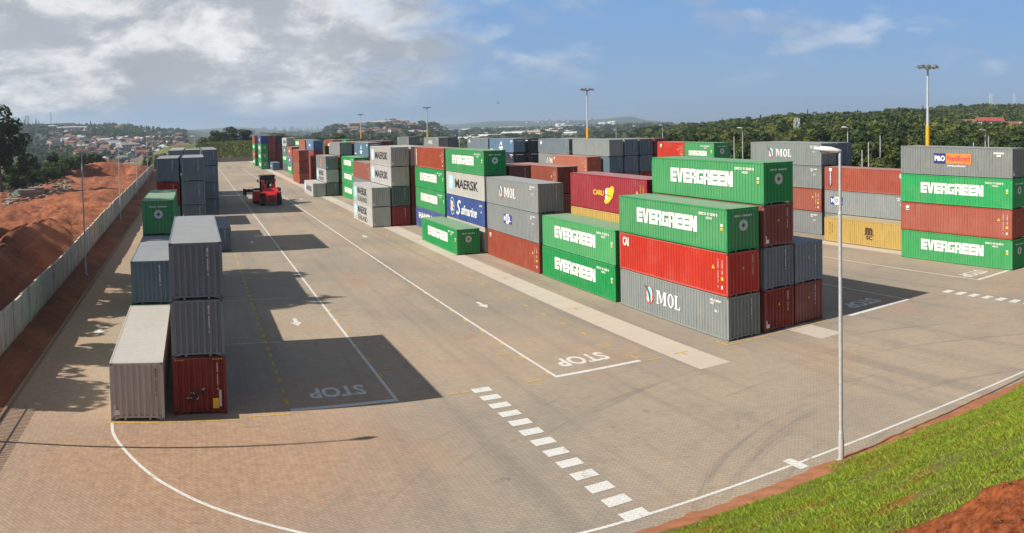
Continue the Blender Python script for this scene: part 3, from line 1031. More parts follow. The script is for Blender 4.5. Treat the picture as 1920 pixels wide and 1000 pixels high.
def m_saf(L, H):
    def f():
        s = Decal()
        s.text('S', 3.4, H * .20, 1.5, 1.65, M_WHITE, shear=.35, bold=.012)
        s.text('afmarine', 5.0, H * .26, 4.9, 1.05, M_WHITE, shear=.4, bold=.02)
        e = Decal(); e.ring(2.05, H * .52, .72, 1.02, .62, .92, M_STICK)
        e.poly([(1.65, H * .30), (1.65, H * .76), (2.2, H * .70), (2.5, H * .50), (2.1, H * .46), (2.45, H * .32)], M_WHITE, 1)
        e.poly([(1.85, H * .42), (1.85, H * .66), (2.25, H * .58), (2.15, H * .46)], M_ORNG, 2)
        n = Decal(); n.text('SAFU 30', L - 1.5, H * .76, .8, .2, M_WHITE, bold=.03); n.rect(L - 1.1, H * .52, L - .9, H * .58, M_WHITE)
        return [('lettering', s.mesh('lettering', 'side'), 's'), ('emblem', e.mesh('emblem', 'side'), 's'), ('number_lettering', n.mesh('number_lettering', 'side'), 's')]
    return mark(('saf', L, H), f)


def m_caru(L, H):
    def f():
        s = Decal(); s.text('CARU', 4.05, H * .44, 1.75, .42, M_YELL, bold=.03)
        e = Decal()
        e.poly([(6.0, H * .38), (5.85, H * .27), (6.1, H * .22), (6.6, H * .27), (7.15, H * .42), (7.4, H * .58), (7.4, H * .70), (7.1, H * .74), (6.75, H * .67), (6.45, H * .68), (6.1, H * .60)], M_YELL, 0)
        e.poly([(6.02, H * .50), (6.3, H * .50), (6.3, H * .66), (6.15, H * .64), (6.02, H * .57)], M_WHITE, 1)
        e.poly([(6.02, H * .46), (6.3, H * .46), (6.3, H * .33), (6.15, H * .35), (6.02, H * .40)], M_WHITE, 1)
        e.poly([(6.0, H * .47), (7.05, H * .44), (7.05, H * .455), (6.0, H * .49)], M_BROWN, 2)
        return [('lettering', s.mesh('lettering', 'side'), 's'), ('emblem', e.mesh('emblem', 'side'), 's')] + m_sideid(L, H, M_YELL)
    return mark(('caru', L, H), f)


def m_cai(L, H):
    def f():
        s = Decal(); s.text('CAI', .45, H * .66, .78, .62, M_WHITE, bold=.04)
        return [('lettering', s.mesh('lettering', 'side'), 's')] + m_sideid(L, H)
    return mark(('cai', L, H), f)


def m_logo_small(L, H):
    def f():
        s = Decal(); s.rect(.62, H * .72, .98, H * .88, M_WHITE); s.poly([(.66, H * .74), (.94, H * .74), (.94, H * .80), (.80, H * .79)], M_BLACK, 1)
        return [('emblem', s.mesh('emblem', 'side'), 's')] + m_sideid(L, H)
    return mark(('ls', L, H), f)


def m_msc(L, H):
    def f():
        s = Decal()
        s.text('m', 5.85, H * .47, 1.0, .72, M_BROWN, bold=.06); s.text('SC', 5.95, H * .27, .85, .40, M_BROWN, bold=.04)
        s.rect(5.65, H * .455, 7.05, H * .475, M_BROWN)
        n = Decal(); n.text(stack_text('MSCU 271'), .75, H * .2, .09, H * .6, M_BROWN, bold=.02, line=.8, align='CENTER'); n.text(stack_text('TARE KG'), 1.1, H * .4, .09, H * .4, M_BROWN, bold=.02, line=.8, align='CENTER')
        return [('lettering', s.mesh('lettering', 'side'), 's'), ('number_lettering', n.mesh('number_lettering', 'side'), 's')]
    return mark(('msc', L, H), f)


def m_po(L, H):
    def f():
        e = Decal(); b, h = H * .42, .92
        e.rect(3.85, b, 5.2, b + h, M_NAVY); e.rect(5.2, b, 7.95, b + h, M_ORNG)
        s = Decal(); s.text('P&O', 3.95, b + .22, 1.15, .5, M_WHITE, 1, bold=.045); s.text('Nedlloyd', 5.36, b + .12, 2.44, .62, M_WINE, 1, bold=.02)
        s.text('www.ponl.com', 5.35, H * .30, 2.0, .25, M_WHITE, bold=.03)
        n = Decal(); n.rect(L - 1.9, H * .80, L - .85, H * .85, M_WHITE); n.rect(L - 1.6, H * .715, L - 1.15, H * .77, M_WHITE)
        return [('emblem_panel', e.mesh('emblem_panel', 'side'), 's'), ('lettering', s.mesh('lettering', 'side'), 's'), ('number_lettering', n.mesh('number_lettering', 'side'), 's')]
    return mark(('po', L, H), f)


def m_cro(L, H):
    def f():
        s = Decal(); s.rect(.70, H * .20, 1.10, H * .82, M_BLUE); s.rect(.70, H * .82, 1.10, H * .95, M_WHITE)
        s.text(stack_text('CRONOS'), .80, H * .23, .20, H * .57, M_WHITE, 1, bold=.04, line=.75, align='CENTER')
        s.poly([(L - 1.35, H * .86), (L - .95, H * .86), (L - .45, H * .46), (L - .62, H * .42), (L - 1.45, H * .74)], M_WHITE)
        s.poly([(L - 1.2, H * .80), (L - .98, H * .80), (L - .66, H * .56), (L - 1.2, H * .72)], M_BLUE, 1)
        return [('lettering', s.mesh('lettering', 'side'), 's')]
    return mark(('cro', L, H), f)


def m_han(L, H):
    def f():
        s = Decal(); s.text('HANJIN', 1.3, H * .38, 5.6, 1.0, M_WHITE, bold=.04)
        return [('lettering', s.mesh('lettering', 'side'), 's')]
    return mark(('han', L, H), f)


def m_sail(L, H):
    def f():
        e = Decal(); a = L * .42
        e.poly([(a, H * .45), (a + 1.2, H * .85), (a + 1.45, H * .45), (a + 1.1, H * .45), (a + 1.05, H * .62)], M_WHITE)
        e.rect(a - .15, H * .26, a + 1.9, H * .40, M_WHITE); e.rect(a + .2, H * .17, a + 1.6, H * .22, M_WHITE)
        n = Decal(); n.rect(L - 1.7, H * .80, L - .35, H * .86, M_WHITE); n.rect(L - 1.3, H * .66, L - 1.0, H * .72, M_WHITE); n.rect(.3, H * .12, 1.7, H * .20, M_WHITE)
        t = Decal(); t.rect(.45, H * .82, 1.95, H * .87, M_WHITE); t.rect(.6, H * .57, .7, H * .61, M_WHITE)
        return [('emblem', e.mesh('emblem', 'side'), 's'), ('number_lettering', n.mesh('number_lettering', 'side'), 's'), ('number_lettering', t.mesh('number_lettering', 'end'), 'e')]
    return mark(('sail', L, H), f)


def m_oran(L, H):
    def f():
        e = Decal(); a, b = L * .45, H * .55
        e.ell(a + .25, b, .55, .55, M_ORNG, 0, 20); e.poly([(a - .55, b + .4), (a - .05, b + .4), (a + .2, b), (a - .05, b - .4), (a - .3, b - .1)], M_NAVY, 1); e.rect(a - .1, b - .85, a + .5, b - .68, M_WHITE)
        t = Decal(); t.text('GATU 81290 4', .6, H * .84, 1.3, .13, M_WHITE, bold=.03)
        return [('emblem', e.mesh('emblem', 'side'), 's'), ('number_lettering', t.mesh('number_lettering', 'end'), 'e')]
    return mark(('oran', L, H), f)


def m_vert(L, H):
    def f():
        s = Decal(); s.text(stack_text('HAMBURG'), .62, H * .12, .34, H * .78, M_WHITE, bold=.05, line=.75, align='CENTER')
        return [('lettering', s.mesh('lettering', 'side'), 's')] + m_sideid(L, H)
    return mark(('vert', L, H), f)


def m_sign(L, H):
    def f():
        s = Decal(); s.rect(.5, H * .72, .85, H * .90, M_WHITE); s.rect(L * .42, H * .4, L * .58, H * .62, M_WHITE)
        return [('lettering', s.mesh('lettering', 'side'), 's')]
    return mark(('sign', L, H), f)


def m_diam(L, H):
    def f():
        s = Decal(); s.poly([(.8, H * .72), (1.25, H * .58), (1.7, H * .72), (1.25, H * .88)], M_WHITE)
        n = Decal(); n.text(stack_text('TARE'), L - 1.0, H * .5, .12, H * .36, M_WHITE, bold=.03, line=.8, align='CENTER')
        return [('emblem', s.mesh('emblem', 'side'), 's'), ('number_lettering', n.mesh('number_lettering', 'side'), 's')]
    return mark(('diam', L, H), f)


def m_graf(H):
    def f():
        g = Decal(); rr = random.Random(3)
        for (a, b) in ((.95, H * .40), (1.38, H * .41), (.74, H * .27), (1.02, H * .29)):
            t = rr.uniform(0, 6); pa, pb = a, b
            for k in range(16):
                t += rr.uniform(.3, 1.3); r = rr.uniform(.05, .17)
                na, nb = a + r * math.cos(t) * 1.1, b + r * math.sin(t)
                dx, dy = na - pa, nb - pb; ln = math.hypot(dx, dy) or 1; ox, oy = -dy / ln * .016, dx / ln * .016
                g.poly([(pa - ox, pb - oy), (na - ox, nb - oy), (na + ox, nb + oy), (pa + ox, pb + oy)], M_STICK if k % 7 == 3 else M_BLACK, k % 6)
                pa, pb = na, nb
        s = Decal(); s.rect(1.80, H * .10, 2.08, H * .28, M_YELL); s.rect(2.10, H * .13, 2.20, H * .42, M_STICK)
        for i in range(4):
            s.rect(.12 + .12 * i, H * .955, .17 + .12 * i, H * .975, M_YELL); s.rect(1.86 + .12 * i, H * .955, 1.91 + .12 * i, H * .975, M_YELL)
        return [('graffiti', g.mesh('graffiti', 'end'), 'e'), ('hazard_sticker', s.mesh('hazard_sticker', 'end'), 'e')]
    return mark(('graf', H), f)


# ------------------------------------------------------------------ containers
GEO = {}


def corr_strip(mb, n, length, start, z0, z1, depth, place):
    """vertical trapezoid corrugation; place(a, d, z) -> point, a along the wall, d inwards"""
    p = length / n; prof = []
    for k in range(n):
        a = start + k * p
        prof += [(a, 0), (a + p * .38, 0), (a + p * .50, depth), (a + p * .88, depth)]
    prof.append((start + length, 0))
    for (a0, d0), (a1, d1) in zip(prof[:-1], prof[1:]):
        mb.quad(place(a0, d0, z0), place(a1, d1, z0), place(a1, d1, z1), place(a0, d0, z1))


def geo(L, H):
    key = (L, H)
    if key in GEO: return GEO[key]
    g = {}
    n = 41 if L > 7 else 20
    for nm, sx in (('a', 0), ('b', 1)):
        mb = MB()
        if sx == 0: corr_strip(mb, n, L - .24, .12, .15, H - .08, .042, lambda a, d, z: (.010 + d, L - a, z))
        else: corr_strip(mb, n, L - .24, .12, .15, H - .08, .042, lambda a, d, z: (W8 - .010 - d, a, z))
        g['side' + nm] = mb.mesh('side_wall', (M_PAINT,))
    mb = MB(); corr_strip(mb, 8, W8 - .26, .13, .19, H - .09, .068, lambda a, d, z: (a, .012 + d, z))
    g['end'] = mb.mesh('end_wall', (M_PAINT,))
    mb = MB()                                            # roof with shallow ribs across
    nr = n
    p = (L - .2) / nr; prof = []
    for k in range(nr):
        a = .1 + k * p
        prof += [(a, 0), (a + p * .35, 0), (a + p * .5, -.014), (a + p * .85, -.014)]
    prof.append((L - .1, 0))
    for (a0, d0), (a1, d1) in zip(prof[:-1], prof[1:]):
        mb.quad((.045, a0, H - .012 + d0), (W8 - .045, a0, H - .012 + d0), (W8 - .045, a1, H - .012 + d1), (.045, a1, H - .012 + d1))
    g['roof'] = mb.mesh('roof', (M_ROOF,))
    mb = MB()                                            # frame: corner posts, rails, sills, floor
    cz = .118
    for x0 in (0, W8 - .13):
        for y0 in (0, L - .13):
            mb.box(x0, y0, cz, x0 + .13, y0 + .13, H - cz)
    for x0 in (0, W8 - .06):
        mb.box(x0, .178, H - .085, x0 + .06, L - .178, H - .006); mb.box(x0 + .003, .178, .045, x0 + .06 - .003, L - .178, .155)
    for y0 in (0.0, L - .07):
        mb.box(.162, y0 + .003, H - .10, W8 - .162, y0 + .067, H - .008); mb.box(.162, y0 + .02, .12, W8 - .162, y0 + .066, .20)
    mb.box(.062, .09, .10, W8 - .062, L - .09, .148)
    for x in (.66, W8 - .66):                            # gussets under the front sill
        mb.prism([(.02, .02), (.06, .02), (.06, .12), (.02, .12)], x - .05, x + .05)
    for s in (0, 1):
        xa = .162 if s == 0 else W8 - .162; xb = .50 if s == 0 else W8 - .50
        mb.poly([(xa, .03, .03), (xb, .03, .12), (xa, .03, .12)] if s == 0 else [(xa, .03, .12), (xb, .03, .12), (xa, .03, .03)])
    g['frame'] = mb.mesh('frame', (M_PAINT,), recalc=True)
    mb = MB()                                            # one door leaf with two lock rods
    for x0 in (0,):
        mb.box(.13, L - .05, .16, W8 / 2 - .006, L - .012, H - .10)
        for xx in (.42, .86):
            mb.tube((xx, L - .002, .14), (xx, L - .002, H - .06), .018, n=6)
            mb.box(xx - .03, L - .012, .9, xx + .22, L + .012, .95)
    g['door'] = mb.mesh('door', (M_PAINT,), recalc=True)
    b = MB(); b.box(-.081, -.089, 0, .081, .089, cz); b.box(-.03, -.0915, .035, .03, -.0885, .085, 1); b.box(-.0835, -.03, .035, -.0805, .03, .085, 1)
    g['cast'] = b.mesh('corner_casting', (M_PAINT, M_DARK))
    GEO[key] = g
    return g


# colour, phrase
COL = {
    'EG': ((0.014, 0.270, 0.075), 'green container'),
    'GP': ((0.012, 0.160, 0.062), 'plain green container'),
    'MO': ((0.185, 0.207, 0.212), 'grey container'),
    'NO': ((0.180, 0.205, 0.215), 'grey container'),
    'GR': ((0.142, 0.182, 0.222), 'grey container'),
    'SL': ((0.112, 0.155, 0.200), 'slate grey container'),
    'BG': ((0.125, 0.180, 0.225), 'blue-grey container'),
    'DG': ((0.085, 0.125, 0.130), 'dark green-grey container'),
    'LG': ((0.440, 0.420, 0.385), 'light beige-grey container'),
    'ME': ((0.375, 0.375, 0.365), 'pale grey container'),
    'MS': ((0.430, 0.430, 0.425), 'whitish container'),
    'SA': ((0.026, 0.062, 0.225), 'blue container'),
    'CA': ((0.300, 0.016, 0.030), 'crimson container'),
    'YE': ((0.420, 0.285, 0.085), 'mustard yellow container'),
    'RD': ((0.480, 0.034, 0.018), 'bright red container'),
    'BR': ((0.265, 0.053, 0.026), 'rust red container'),
    'OR': ((0.350, 0.085, 0.040), 'orange-red container'),
    'MA': ((0.185, 0.031, 0.026), 'maroon container'),
    'DR': ((0.260, 0.022, 0.022), 'dark red container'),
    'NV': ((0.090, 0.170, 0.260), 'steel blue container'),
    'BL': ((0.055, 0.150, 0.300), 'blue container'),
    'BK': ((0.035, 0.042, 0.060), 'near-black container'),
    'CR': ((0.270, 0.050, 0.026), 'brick red container'),
}
TIERS = {1: ['alone'], 2: ['at the bottom', 'on top'], 3: ['at the bottom', 'in the middle', 'on top'], 4: ['at the bottom', 'second from the bottom', 'second from the top', 'on top']}
GRP = 'shipping containers stacked in the yard'


def phrase(code, mk):
    base = COL[code][1]
    ext = {'green': 'with big white capitals', 'mol': 'with white serif letters and round emblem', 'nol': 'with small blue and white square emblem', 'maersk': 'with black capitals and pale blue star panel',
           'sea': 'with two lines of dark capitals', 'saf': 'with white script lettering', 'caru': 'with yellow emblem', 'cai': 'with three white capitals in one corner', 'small': 'with a small white corner sticker', 'msc': 'with dark brown letters',
           'po': 'with blue and orange nameplate', 'cro': 'with upright blue nameplate', 'han': 'with white capitals', 'sail': 'with white sail emblem', 'oran': 'with orange disc emblem', 'vert': 'with upright white lettering',
           'graf': 'with black graffiti on its end', 'sign': 'with white corner marks', 'diam': 'with white diamond emblem', 'badge': 'with round white badge on its end'}.get(mk, '')
    return (base + ' ' + ext).strip()


def container(x, y, z, L, H, code, mk, label, near):
    g = geo(L, H)
    col = COL[code][0]
    k = random.uniform(0.86, 1.12)
    col = tuple(min(1, c * k * random.uniform(0.97, 1.03)) for c in col) + (1,)
    r = tag(empty('shipping_container', (x, y, z)), label, 'container', GRP)

    def part(name, mesh, loc=None, rot=None, c=col):
        o = link(name, mesh, r, loc)
        o.color = c
        if rot: o.rotation_euler = rot
        return o
    part('frame', g['frame']); part('side_wall', g['sidea']); part('side_wall', g['sideb']); part('end_wall', g['end']); part('roof', g['roof'])
    part('door', g['door'])
    d = part('door', g['door']); d.scale = (-1, 1, 1); d.location = (W8, 0, 0)
    if near:
        for xx in (.081 - .002, W8 - .081 + .002):
            for yy in (.089 - .002, L - .089 + .002):
                for zz in (0, H - .118):
                    dk = tuple(c * .75 for c in col[:3]) + (1,)
                    part('corner_casting', g['cast'], (xx, yy, zz), None, dk)
    marks = []
    if mk == 'green': marks += m_green(L, H)
    elif mk == 'badge': marks += m_badge(H)
    elif mk == 'mol': marks += m_mol(L, H) + m_topid(L, H) + m_vid(H)
    elif mk == 'nol': marks += m_nol(L, H) + m_topid(L, H)
    elif mk == 'nol2': marks += m_nol(L, H, .9) + m_topid(L, H)
    elif mk == 'maersk': marks += m_maersk(L, H) + m_plate(H) + m_vid(H, M_BLACK, 'MSKU 3021', 2.0)
    elif mk == 'sea': marks += m_maersk(L, H, True) + m_plate(H)
    elif mk == 'saf': marks += m_saf(L, H)
    elif mk == 'caru': marks += m_caru(L, H)
    elif mk == 'cai': marks += m_cai(L, H) + m_tri(H) + m_vid(H, M_WHITE, 'CAXU 71204', 1.90)
    elif mk == 'small': marks += m_logo_small(L, H) + m_tri(H)
    elif mk == 'msc': marks += m_msc(L, H)
    elif mk == 'po': marks += m_po(L, H) + m_plate(H)
    elif mk == 'cro': marks += m_cro(L, H)
    elif mk == 'han': marks += m_han(L, H)
    elif mk == 'sail': marks += m_sail(L, H)
    elif mk == 'oran': marks += m_oran(L, H) + m_plate(H)
    elif mk == 'vert': marks += m_vert(L, H)
    elif mk == 'sign': marks += m_sign(L, H)
    elif mk == 'diam': marks += m_diam(L, H) + m_plate(H)
    elif mk == 'side': marks += m_sideid(L, H) + m_vid(H, M_WHITE, 'TEXU 4527', 1.9)
    elif mk == 'vid': marks += m_vid(H)
    elif mk == 'vidt': marks += m_vid(H) + m_tri(H)
    elif mk == 'vidp': marks += m_vid(H, M_WHITE, 'GESU 4410', 1.9) + m_plate(H) + m_tri(H)
    elif mk == 'lg': marks += m_vid(H, M_BROWN, 'MAXU 25519 0', 2.05) + m_plate(H)
    elif mk == 'graf': marks += m_vid(H, M_WHITE, 'CAXU 92731 0', 2.0) + m_graf(H)
    for nm, me, wall in marks:
        part(nm, me, (0, L, 0) if wall == 's' else (0, 0, 0))
    return r


USED = {}


def stack(x, y, items, place, L=L40, H=ST, lengths=None):
    """items from the ground up: 'CODE' or 'CODE:mark' or 'CODE:mark:H'"""
    z = 0.004
    n = len(items)
    dist = math.hypot(x - CAM.x, y - CAM.y)
    for i, it in enumerate(items):
        p = it.split(':')
        code, mk = p[0], (p[1] if len(p) > 1 and p[1] else None)
        h = {'h': HC, 's': ST}.get(p[2], H) if len(p) > 2 else H
        ll = lengths[i] if lengths else L
        t = TIERS.get(n, TIERS[4])[i]
        lab = phrase(code, mk) + ', ' + ('standing alone ' if n == 1 else t + ' of the stack ') + place
        lab = ' '.join(lab.replace(' of the stack', ' of stack').split())
        while len(lab.replace(',', '').split()) > 16 and ' with ' in lab.split(',')[0]:
            lab = COL[code][1] + ', ' + lab.split(', ', 1)[1]
        USED[lab] = USED.get(lab, 0) + 1
        jx, jy = random.uniform(-.025, .025), random.uniform(-.04, .04)
        container(x + jx, y + jy, z, ll, h, code, mk, lab, dist < 105)
        z += h + 0.012


B12 = 12.88
# ---- middle block, front to back
stack(0, 0, ['MO:mol', 'RD:cai', 'EG:green'], "at the middle block's near corner")
stack(2.82, 0, ['MA:vidp', 'GR:vid', 'MA:vidp', 'EG:green'], "second from the middle block's near corner")
stack(5.42, 0, ['MA:vidt', 'GR:vidt'], "third from the middle block's near corner")
stack(0, B12, ['EG:green', 'EG:green'], 'behind the crocodile emblem container'.replace('crocodile emblem', 'big round emblem'))
stack(2.82, B12, ['BR:', 'YE:', 'CA:caru'], 'second bay, second row, middle block', H=HC)
stack(0, 2 * B12, ['BR:small', 'NO:nol', 'MO:mol'], 'third along the lane edge, middle block')
stack(0, 3 * B12, ['LG:', 'SA:saf', 'ME:maersk', 'EG:green'], 'behind the low lone green container')
stack(-3.05, 3 * B12, ['EG:green'], 'on the concrete strip, lane side')
stack(2.80, 3 * B12, ['MA:vid', 'MA:vid', 'MA:vid'], 'second row, fourth bay, middle block', H=HC)
stack(8.26, 3 * B12, ['BR:side', 'BR:side:h', 'BR:side:h'], 'fourth row, fourth bay, middle block')
stack(0, 4 * B12, ['SA:han', 'EG:green', 'EG:green', 'BR:vert'], 'fifth along the lane edge, middle block')
stack(-5.75, 5 * B12, ['MS:sea', 'MS:sea'], 'outermost on the strip, sixth bay')
stack(-3.08, 5 * B12, ['DR:vid', 'DG:vid', 'ME:maersk', 'ME:maersk'], 'beside the two whitish lane containers')
stack(-0.25, 5 * B12 + .2, ['MA:', 'MA:', 'BR:', 'LG:'], 'third row, sixth bay, middle block')
stack(-3.0, 6 * B12, ['BR:', 'NO:nol2', 'BR:side'], 'half hidden behind the sixth bay')
stack(0, 8 * B12, ['EG:green', 'EG:green', 'EG:green'], 'ninth bay, first row, middle block')
stack(2.65, 8 * B12, ['BR:', 'SL:', 'BR:', 'NV:sail'], 'ninth bay, second row, middle block')
stack(-5.7, 9 * B12 - .3, ['MS:maersk'], 'outermost on the strip, tenth bay')
stack(-3.05, 9 * B12 - .3, ['DG:vid', 'MS:sea', 'MO:oran'], 'beside the lone whitish lane container')
stack(-.2, 9 * B12 - .2, ['BR:', 'DG:', 'BR:', 'MO:small'], 'tenth bay, third row, middle block')
stack(2.6, 9 * B12, ['BR:', 'MA:', 'BR:', 'OR:side'], 'tenth bay, fourth row, middle block')
stack(5.5, 9 * B12, ['MA:', 'BR:', 'MA:', 'MA:vid'], 'tenth bay, fifth row, middle block')
stack(8.2, 9 * B12, ['MA:', 'BR:', 'MA:', 'MA:vid'], 'tenth bay, sixth row, middle block')
stack(9.4, 158, ['GP:', 'BR:', 'BR:', 'EG:green'], 'thirteenth bay, fourth row, middle block')
stack(-3.1, 12 * B12, ['BR:side', 'BR:side', 'BR:side'], 'twelfth bay, lane side, middle block', H=2.72)
stack(6.0, 158, ['BR:', 'BR:', 'BR:sign', 'BR:sign'], 'thirteenth bay, third row, middle block')
stack(1.2, 173.6, ['SA:sign', 'RD:side', 'BR:side', 'OR:side'], 'fourteenth bay, first row, middle block')
stack(1.5, 160.6, ['BR:', 'DR:', 'BR:', 'BL:sign'], 'thirteenth bay, first row, middle block')
stack(4.2, 14.2 * B12, ['BR:', 'BR:', 'BR:side', 'OR:'], 'fifteenth bay, second row, middle block')
stack(.6, 15.35 * B12, ['EG:green', 'SL:sign', 'BR:sign'], 'sixteenth bay, lane side, middle block', H=2.72)
stack(2.9, 15.2 * B12, ['BR:', 'BR:', 'BR:', 'EG:green'], 'sixteenth bay, second row, middle block')
stack(1.0, 16.6 * B12, ['DG:', 'EG:green', 'DG:sign', 'MS:maersk'], 'seventeenth bay, second row, middle block', H=2.7)
stack(4.4, 17.0 * B12, ['BR:', 'BR:', 'NV:', 'OR:'], 'seventeenth bay, third row, middle block', H=2.7)
stack(-2.3, 17.6 * B12, ['NV:sign'], 'small and far, on the strip', L=L40)
stack(-5.3, 18.3 * B12, ['EG:green', 'EG:green', 'EG:green', 'SA:sign'], 'eighteenth bay, lane side, middle block', H=HC)
stack(-2.6, 18.3 * B12, ['MA:vid', 'MA:vidt', 'MA:vidt', 'MA:vid'], 'eighteenth bay, second row, middle block', H=HC)
stack(.3, 18.4 * B12, ['MA:', 'BR:', 'MA:', 'BK:'], 'eighteenth bay, third row, middle block', H=HC)
stack(-5.1, 20.6 * B12, ['EG:green', 'BR:sign', 'EG:green', 'BR:'], 'at the far end, lane side', H=HC)

# ---- right block
stack(29.57, -1.4, ['EG:green', 'CR:small', 'EG:green', 'MO:po'], "at the right block's near corner", H=2.63)
stack(32.2, 11.3, ['YE:msc'], 'beside the right block corner')
stack(34.8, 13.7, ['NO:nol2', 'NO:nol2', 'CR:cro'], 'behind the mustard yellow container')
stack(34.8, 26.4, ['MO:mol', 'BR:side', 'MO:mol', 'MO:mol'], 'third bay, right block')
stack(37.45, 26.4, ['GR:', 'SL:', 'GR:', 'SL:vid'], 'third bay, second row, right block')
stack(29.5, 39.2, ['BR:', 'GR:', 'GP:'], 'fourth bay, right block', lengths=[L40, L40, 13.716])
container(29.5, 39.2, 3 * (ST + .012) + .004, L20, ST, 'EG', 'green', 'short green container with white capitals, riding high before the forest', True)
container(29.5, 39.2 + L20 + .08, 3 * (ST + .012) + .004, L20, ST, 'RD', 'small', 'short bright red container behind the high short green container', True)
stack(32.15, 39.2, ['MA:', 'MA:', 'MA:vid'], 'fourth bay, second row, right block')
stack(29.5, 71.0, ['BR:', 'EG:green', 'OR:small'], 'sixth bay, first row, right block')
stack(32.3, 69.0, ['SL:', 'SL:vid', 'SL:vid', 'MO:'], 'sixth bay, second row, right block')
stack(35.1, 69.0, ['SL:', 'SL:vid', 'SL:vid', 'SL:vid'], 'sixth bay, third row, right block')
stack(37.9, 69.0, ['MA:', 'DR:vidt', 'SL:vidt', 'SL:vid'], 'sixth bay, fourth row, right block')
stack(40.7, 69.0, ['BR:', 'MA:', 'BR:', 'MA:vid'], 'sixth bay, fifth row, right block')
stack(32.2, 82.2, ['BR:side', 'BR:side', 'MO:mol', 'GR:diam'], 'seventh bay, right block')
stack(36.3, 82.0, ['MO:', 'NO:', 'MO:', 'NO:nol'], 'seventh bay, behind the mast, right block')
stack(29.5, 99.6, ['BR:', 'MA:', 'BK:sail', 'NV:sail'], 'eighth bay, right block')
stack(32.6, 99.6, ['MA:', 'BR:', 'BK:sail', 'BK:sail'], 'eighth bay, second row, right block')
stack(29.5, 112.6, ['BR:', 'MA:', 'SL:', 'GR:diam'], 'ninth bay, right block')
stack(29.5, 145.2, ['MA:', 'BR:', 'SL:', 'MO:mol'], 'twelfth bay, right block')
stack(32.1, 145.2, ['BR:', 'MA:', 'GR:', 'DG:'], 'twelfth bay, second row, right block')
stack(29.5, 171.7, ['BR:', 'MA:', 'GR:', 'MO:small'], 'far bay, right block')

# ---- left block
HL = 2.635
stack(-32.77, -0.35, ['LG:lg'], 'nearest on the left', H=HL)
stack(-29.92, 0.3, ['MA:graf', 'GR:vid', 'GR:vid'], 'nearest left stack', H=HL)
stack(-32.7, 12.1, ['GP:', 'BG:vid'], 'behind the beige-grey lone container', H=HL)
stack(-32.7, 24.4, ['GR:', 'MA:', 'EG:badge'], 'third bay, left block', H=HL)
stack(-32.72, 49.5, ['SL:', 'SL:vid', 'DR:vid', 'SL:vid'], 'fifth bay, fence side, left block')
stack(-29.92, 49.8, ['GR:vid', 'GR:vid', 'GR:vid', 'GR:vid'], 'fifth bay, middle row, left block')
stack(-27.28, 50.1, ['BG:vid'], 'fifth bay, lane side, left block')
stack(-32.7, 62.4, ['DG:', 'EG:badge', 'EG:badge'], 'sixth bay, left block', L=L20)
stack(-29.95, 75.2, ['GR:', 'GR:vid'], 'seventh bay, left block')
stack(-32.7, 92.5, ['DG:', 'SL:', 'DG:', 'BG:'], 'eighth bay, fence side, left block')
stack(-30.0, 92.5, ['SL:', 'SL:', 'SL:', 'GR:'], 'eighth bay, middle row, left block')
stack(-27.25, 89.3, ['SL:vid', 'SL:vid', 'SL:vid', 'SL:vid'], 'eighth bay, lane side, left block')
stack(-32.7, 106, ['SL:', 'GP:', 'SL:', 'LG:'], 'ninth bay, fence side, left block')
stack(-27.25, 102.2, ['SL:', 'SL:', 'SL:', 'BG:'], 'ninth bay, lane side, left block')
stack(-27.25, 115.2, ['SL:', 'BG:'], 'tenth bay, left block')
stack(-27.25, 128.2, ['SL:', 'SL:', 'BG:'], 'eleventh bay, left block')

# road words, read from the far side
for k, (cx, cy, wd) in enumerate(((-22.0, 2.2, 2.8), (-8.6, 2.1, 3.0), (12.9, 1.05, 3.0), (26.7, 0.75, 3.0))):
    V, F = text_verts('STOP', bold=.03)
    mb = MB()
    for f in F: mb.poly([(cx + wd / 2 - V[i][0] * wd, cy + .75 - V[i][1] * 1.5, 0.010) for i in f])
    tag(mb.build('stop_marking', M_WLINE, recalc=False), kind='structure')

# ------------------------------------------------------------------ fences and kerbside poles
def at(u, D):
    a = az_of(u)
    return CAM.x + D * math.sin(a), CAM.y + D * math.cos(a)


def concrete_fence():
    t = tag(empty('concrete_fence', (fence_x(2), 2, 0.25)), 'long weathered precast concrete fence between the red earth lot and the paved yard', 'fence')
    ys = [2.4 + 2.42 * i for i in range(98)]
    for i, y in enumerate(ys):
        x = fence_x(y); h = 2.55 + 0.45 * sstep(y, 20, 80) + random.uniform(-.03, .03)
        zb = 0.22
        mb = MB(); mb.box(-.07, -.075, 0, .09, .075, h + .08)
        mb.poly([(-.07, -.075, h + .08), (.09, -.075, h + .08), (.09, .075, h + .08), (-.07, .075, h + .08)])
        p = mb.build('post', M_FENCE, t); p.location = (x - t.location.x, y - t.location.y, zb - t.location.z)
        if i < len(ys) - 1:
            x1 = fence_x(ys[i + 1])
            mb = MB()
            n = 6
            for k in range(n):                              # stacked slabs, each a little proud of the next
                z0 = h * k / n + .004; z1 = h * (k + 1) / n - .012
                d = random.uniform(-.008, .008)
                mb.box(-.025 + d, .08, z0, .03 + d, 2.34, z1)
            mb.box(-.07, .08, h - .010, .075, 2.34, h + .07)
            o = mb.build('panel', M_FENCE, t); o.location = (x - t.location.x, y - t.location.y, zb - t.location.z)
            o.rotation_euler = (random.uniform(-.006, .006), random.uniform(-.03, .03), math.atan2(-(x1 - x), 2.42))
    return t


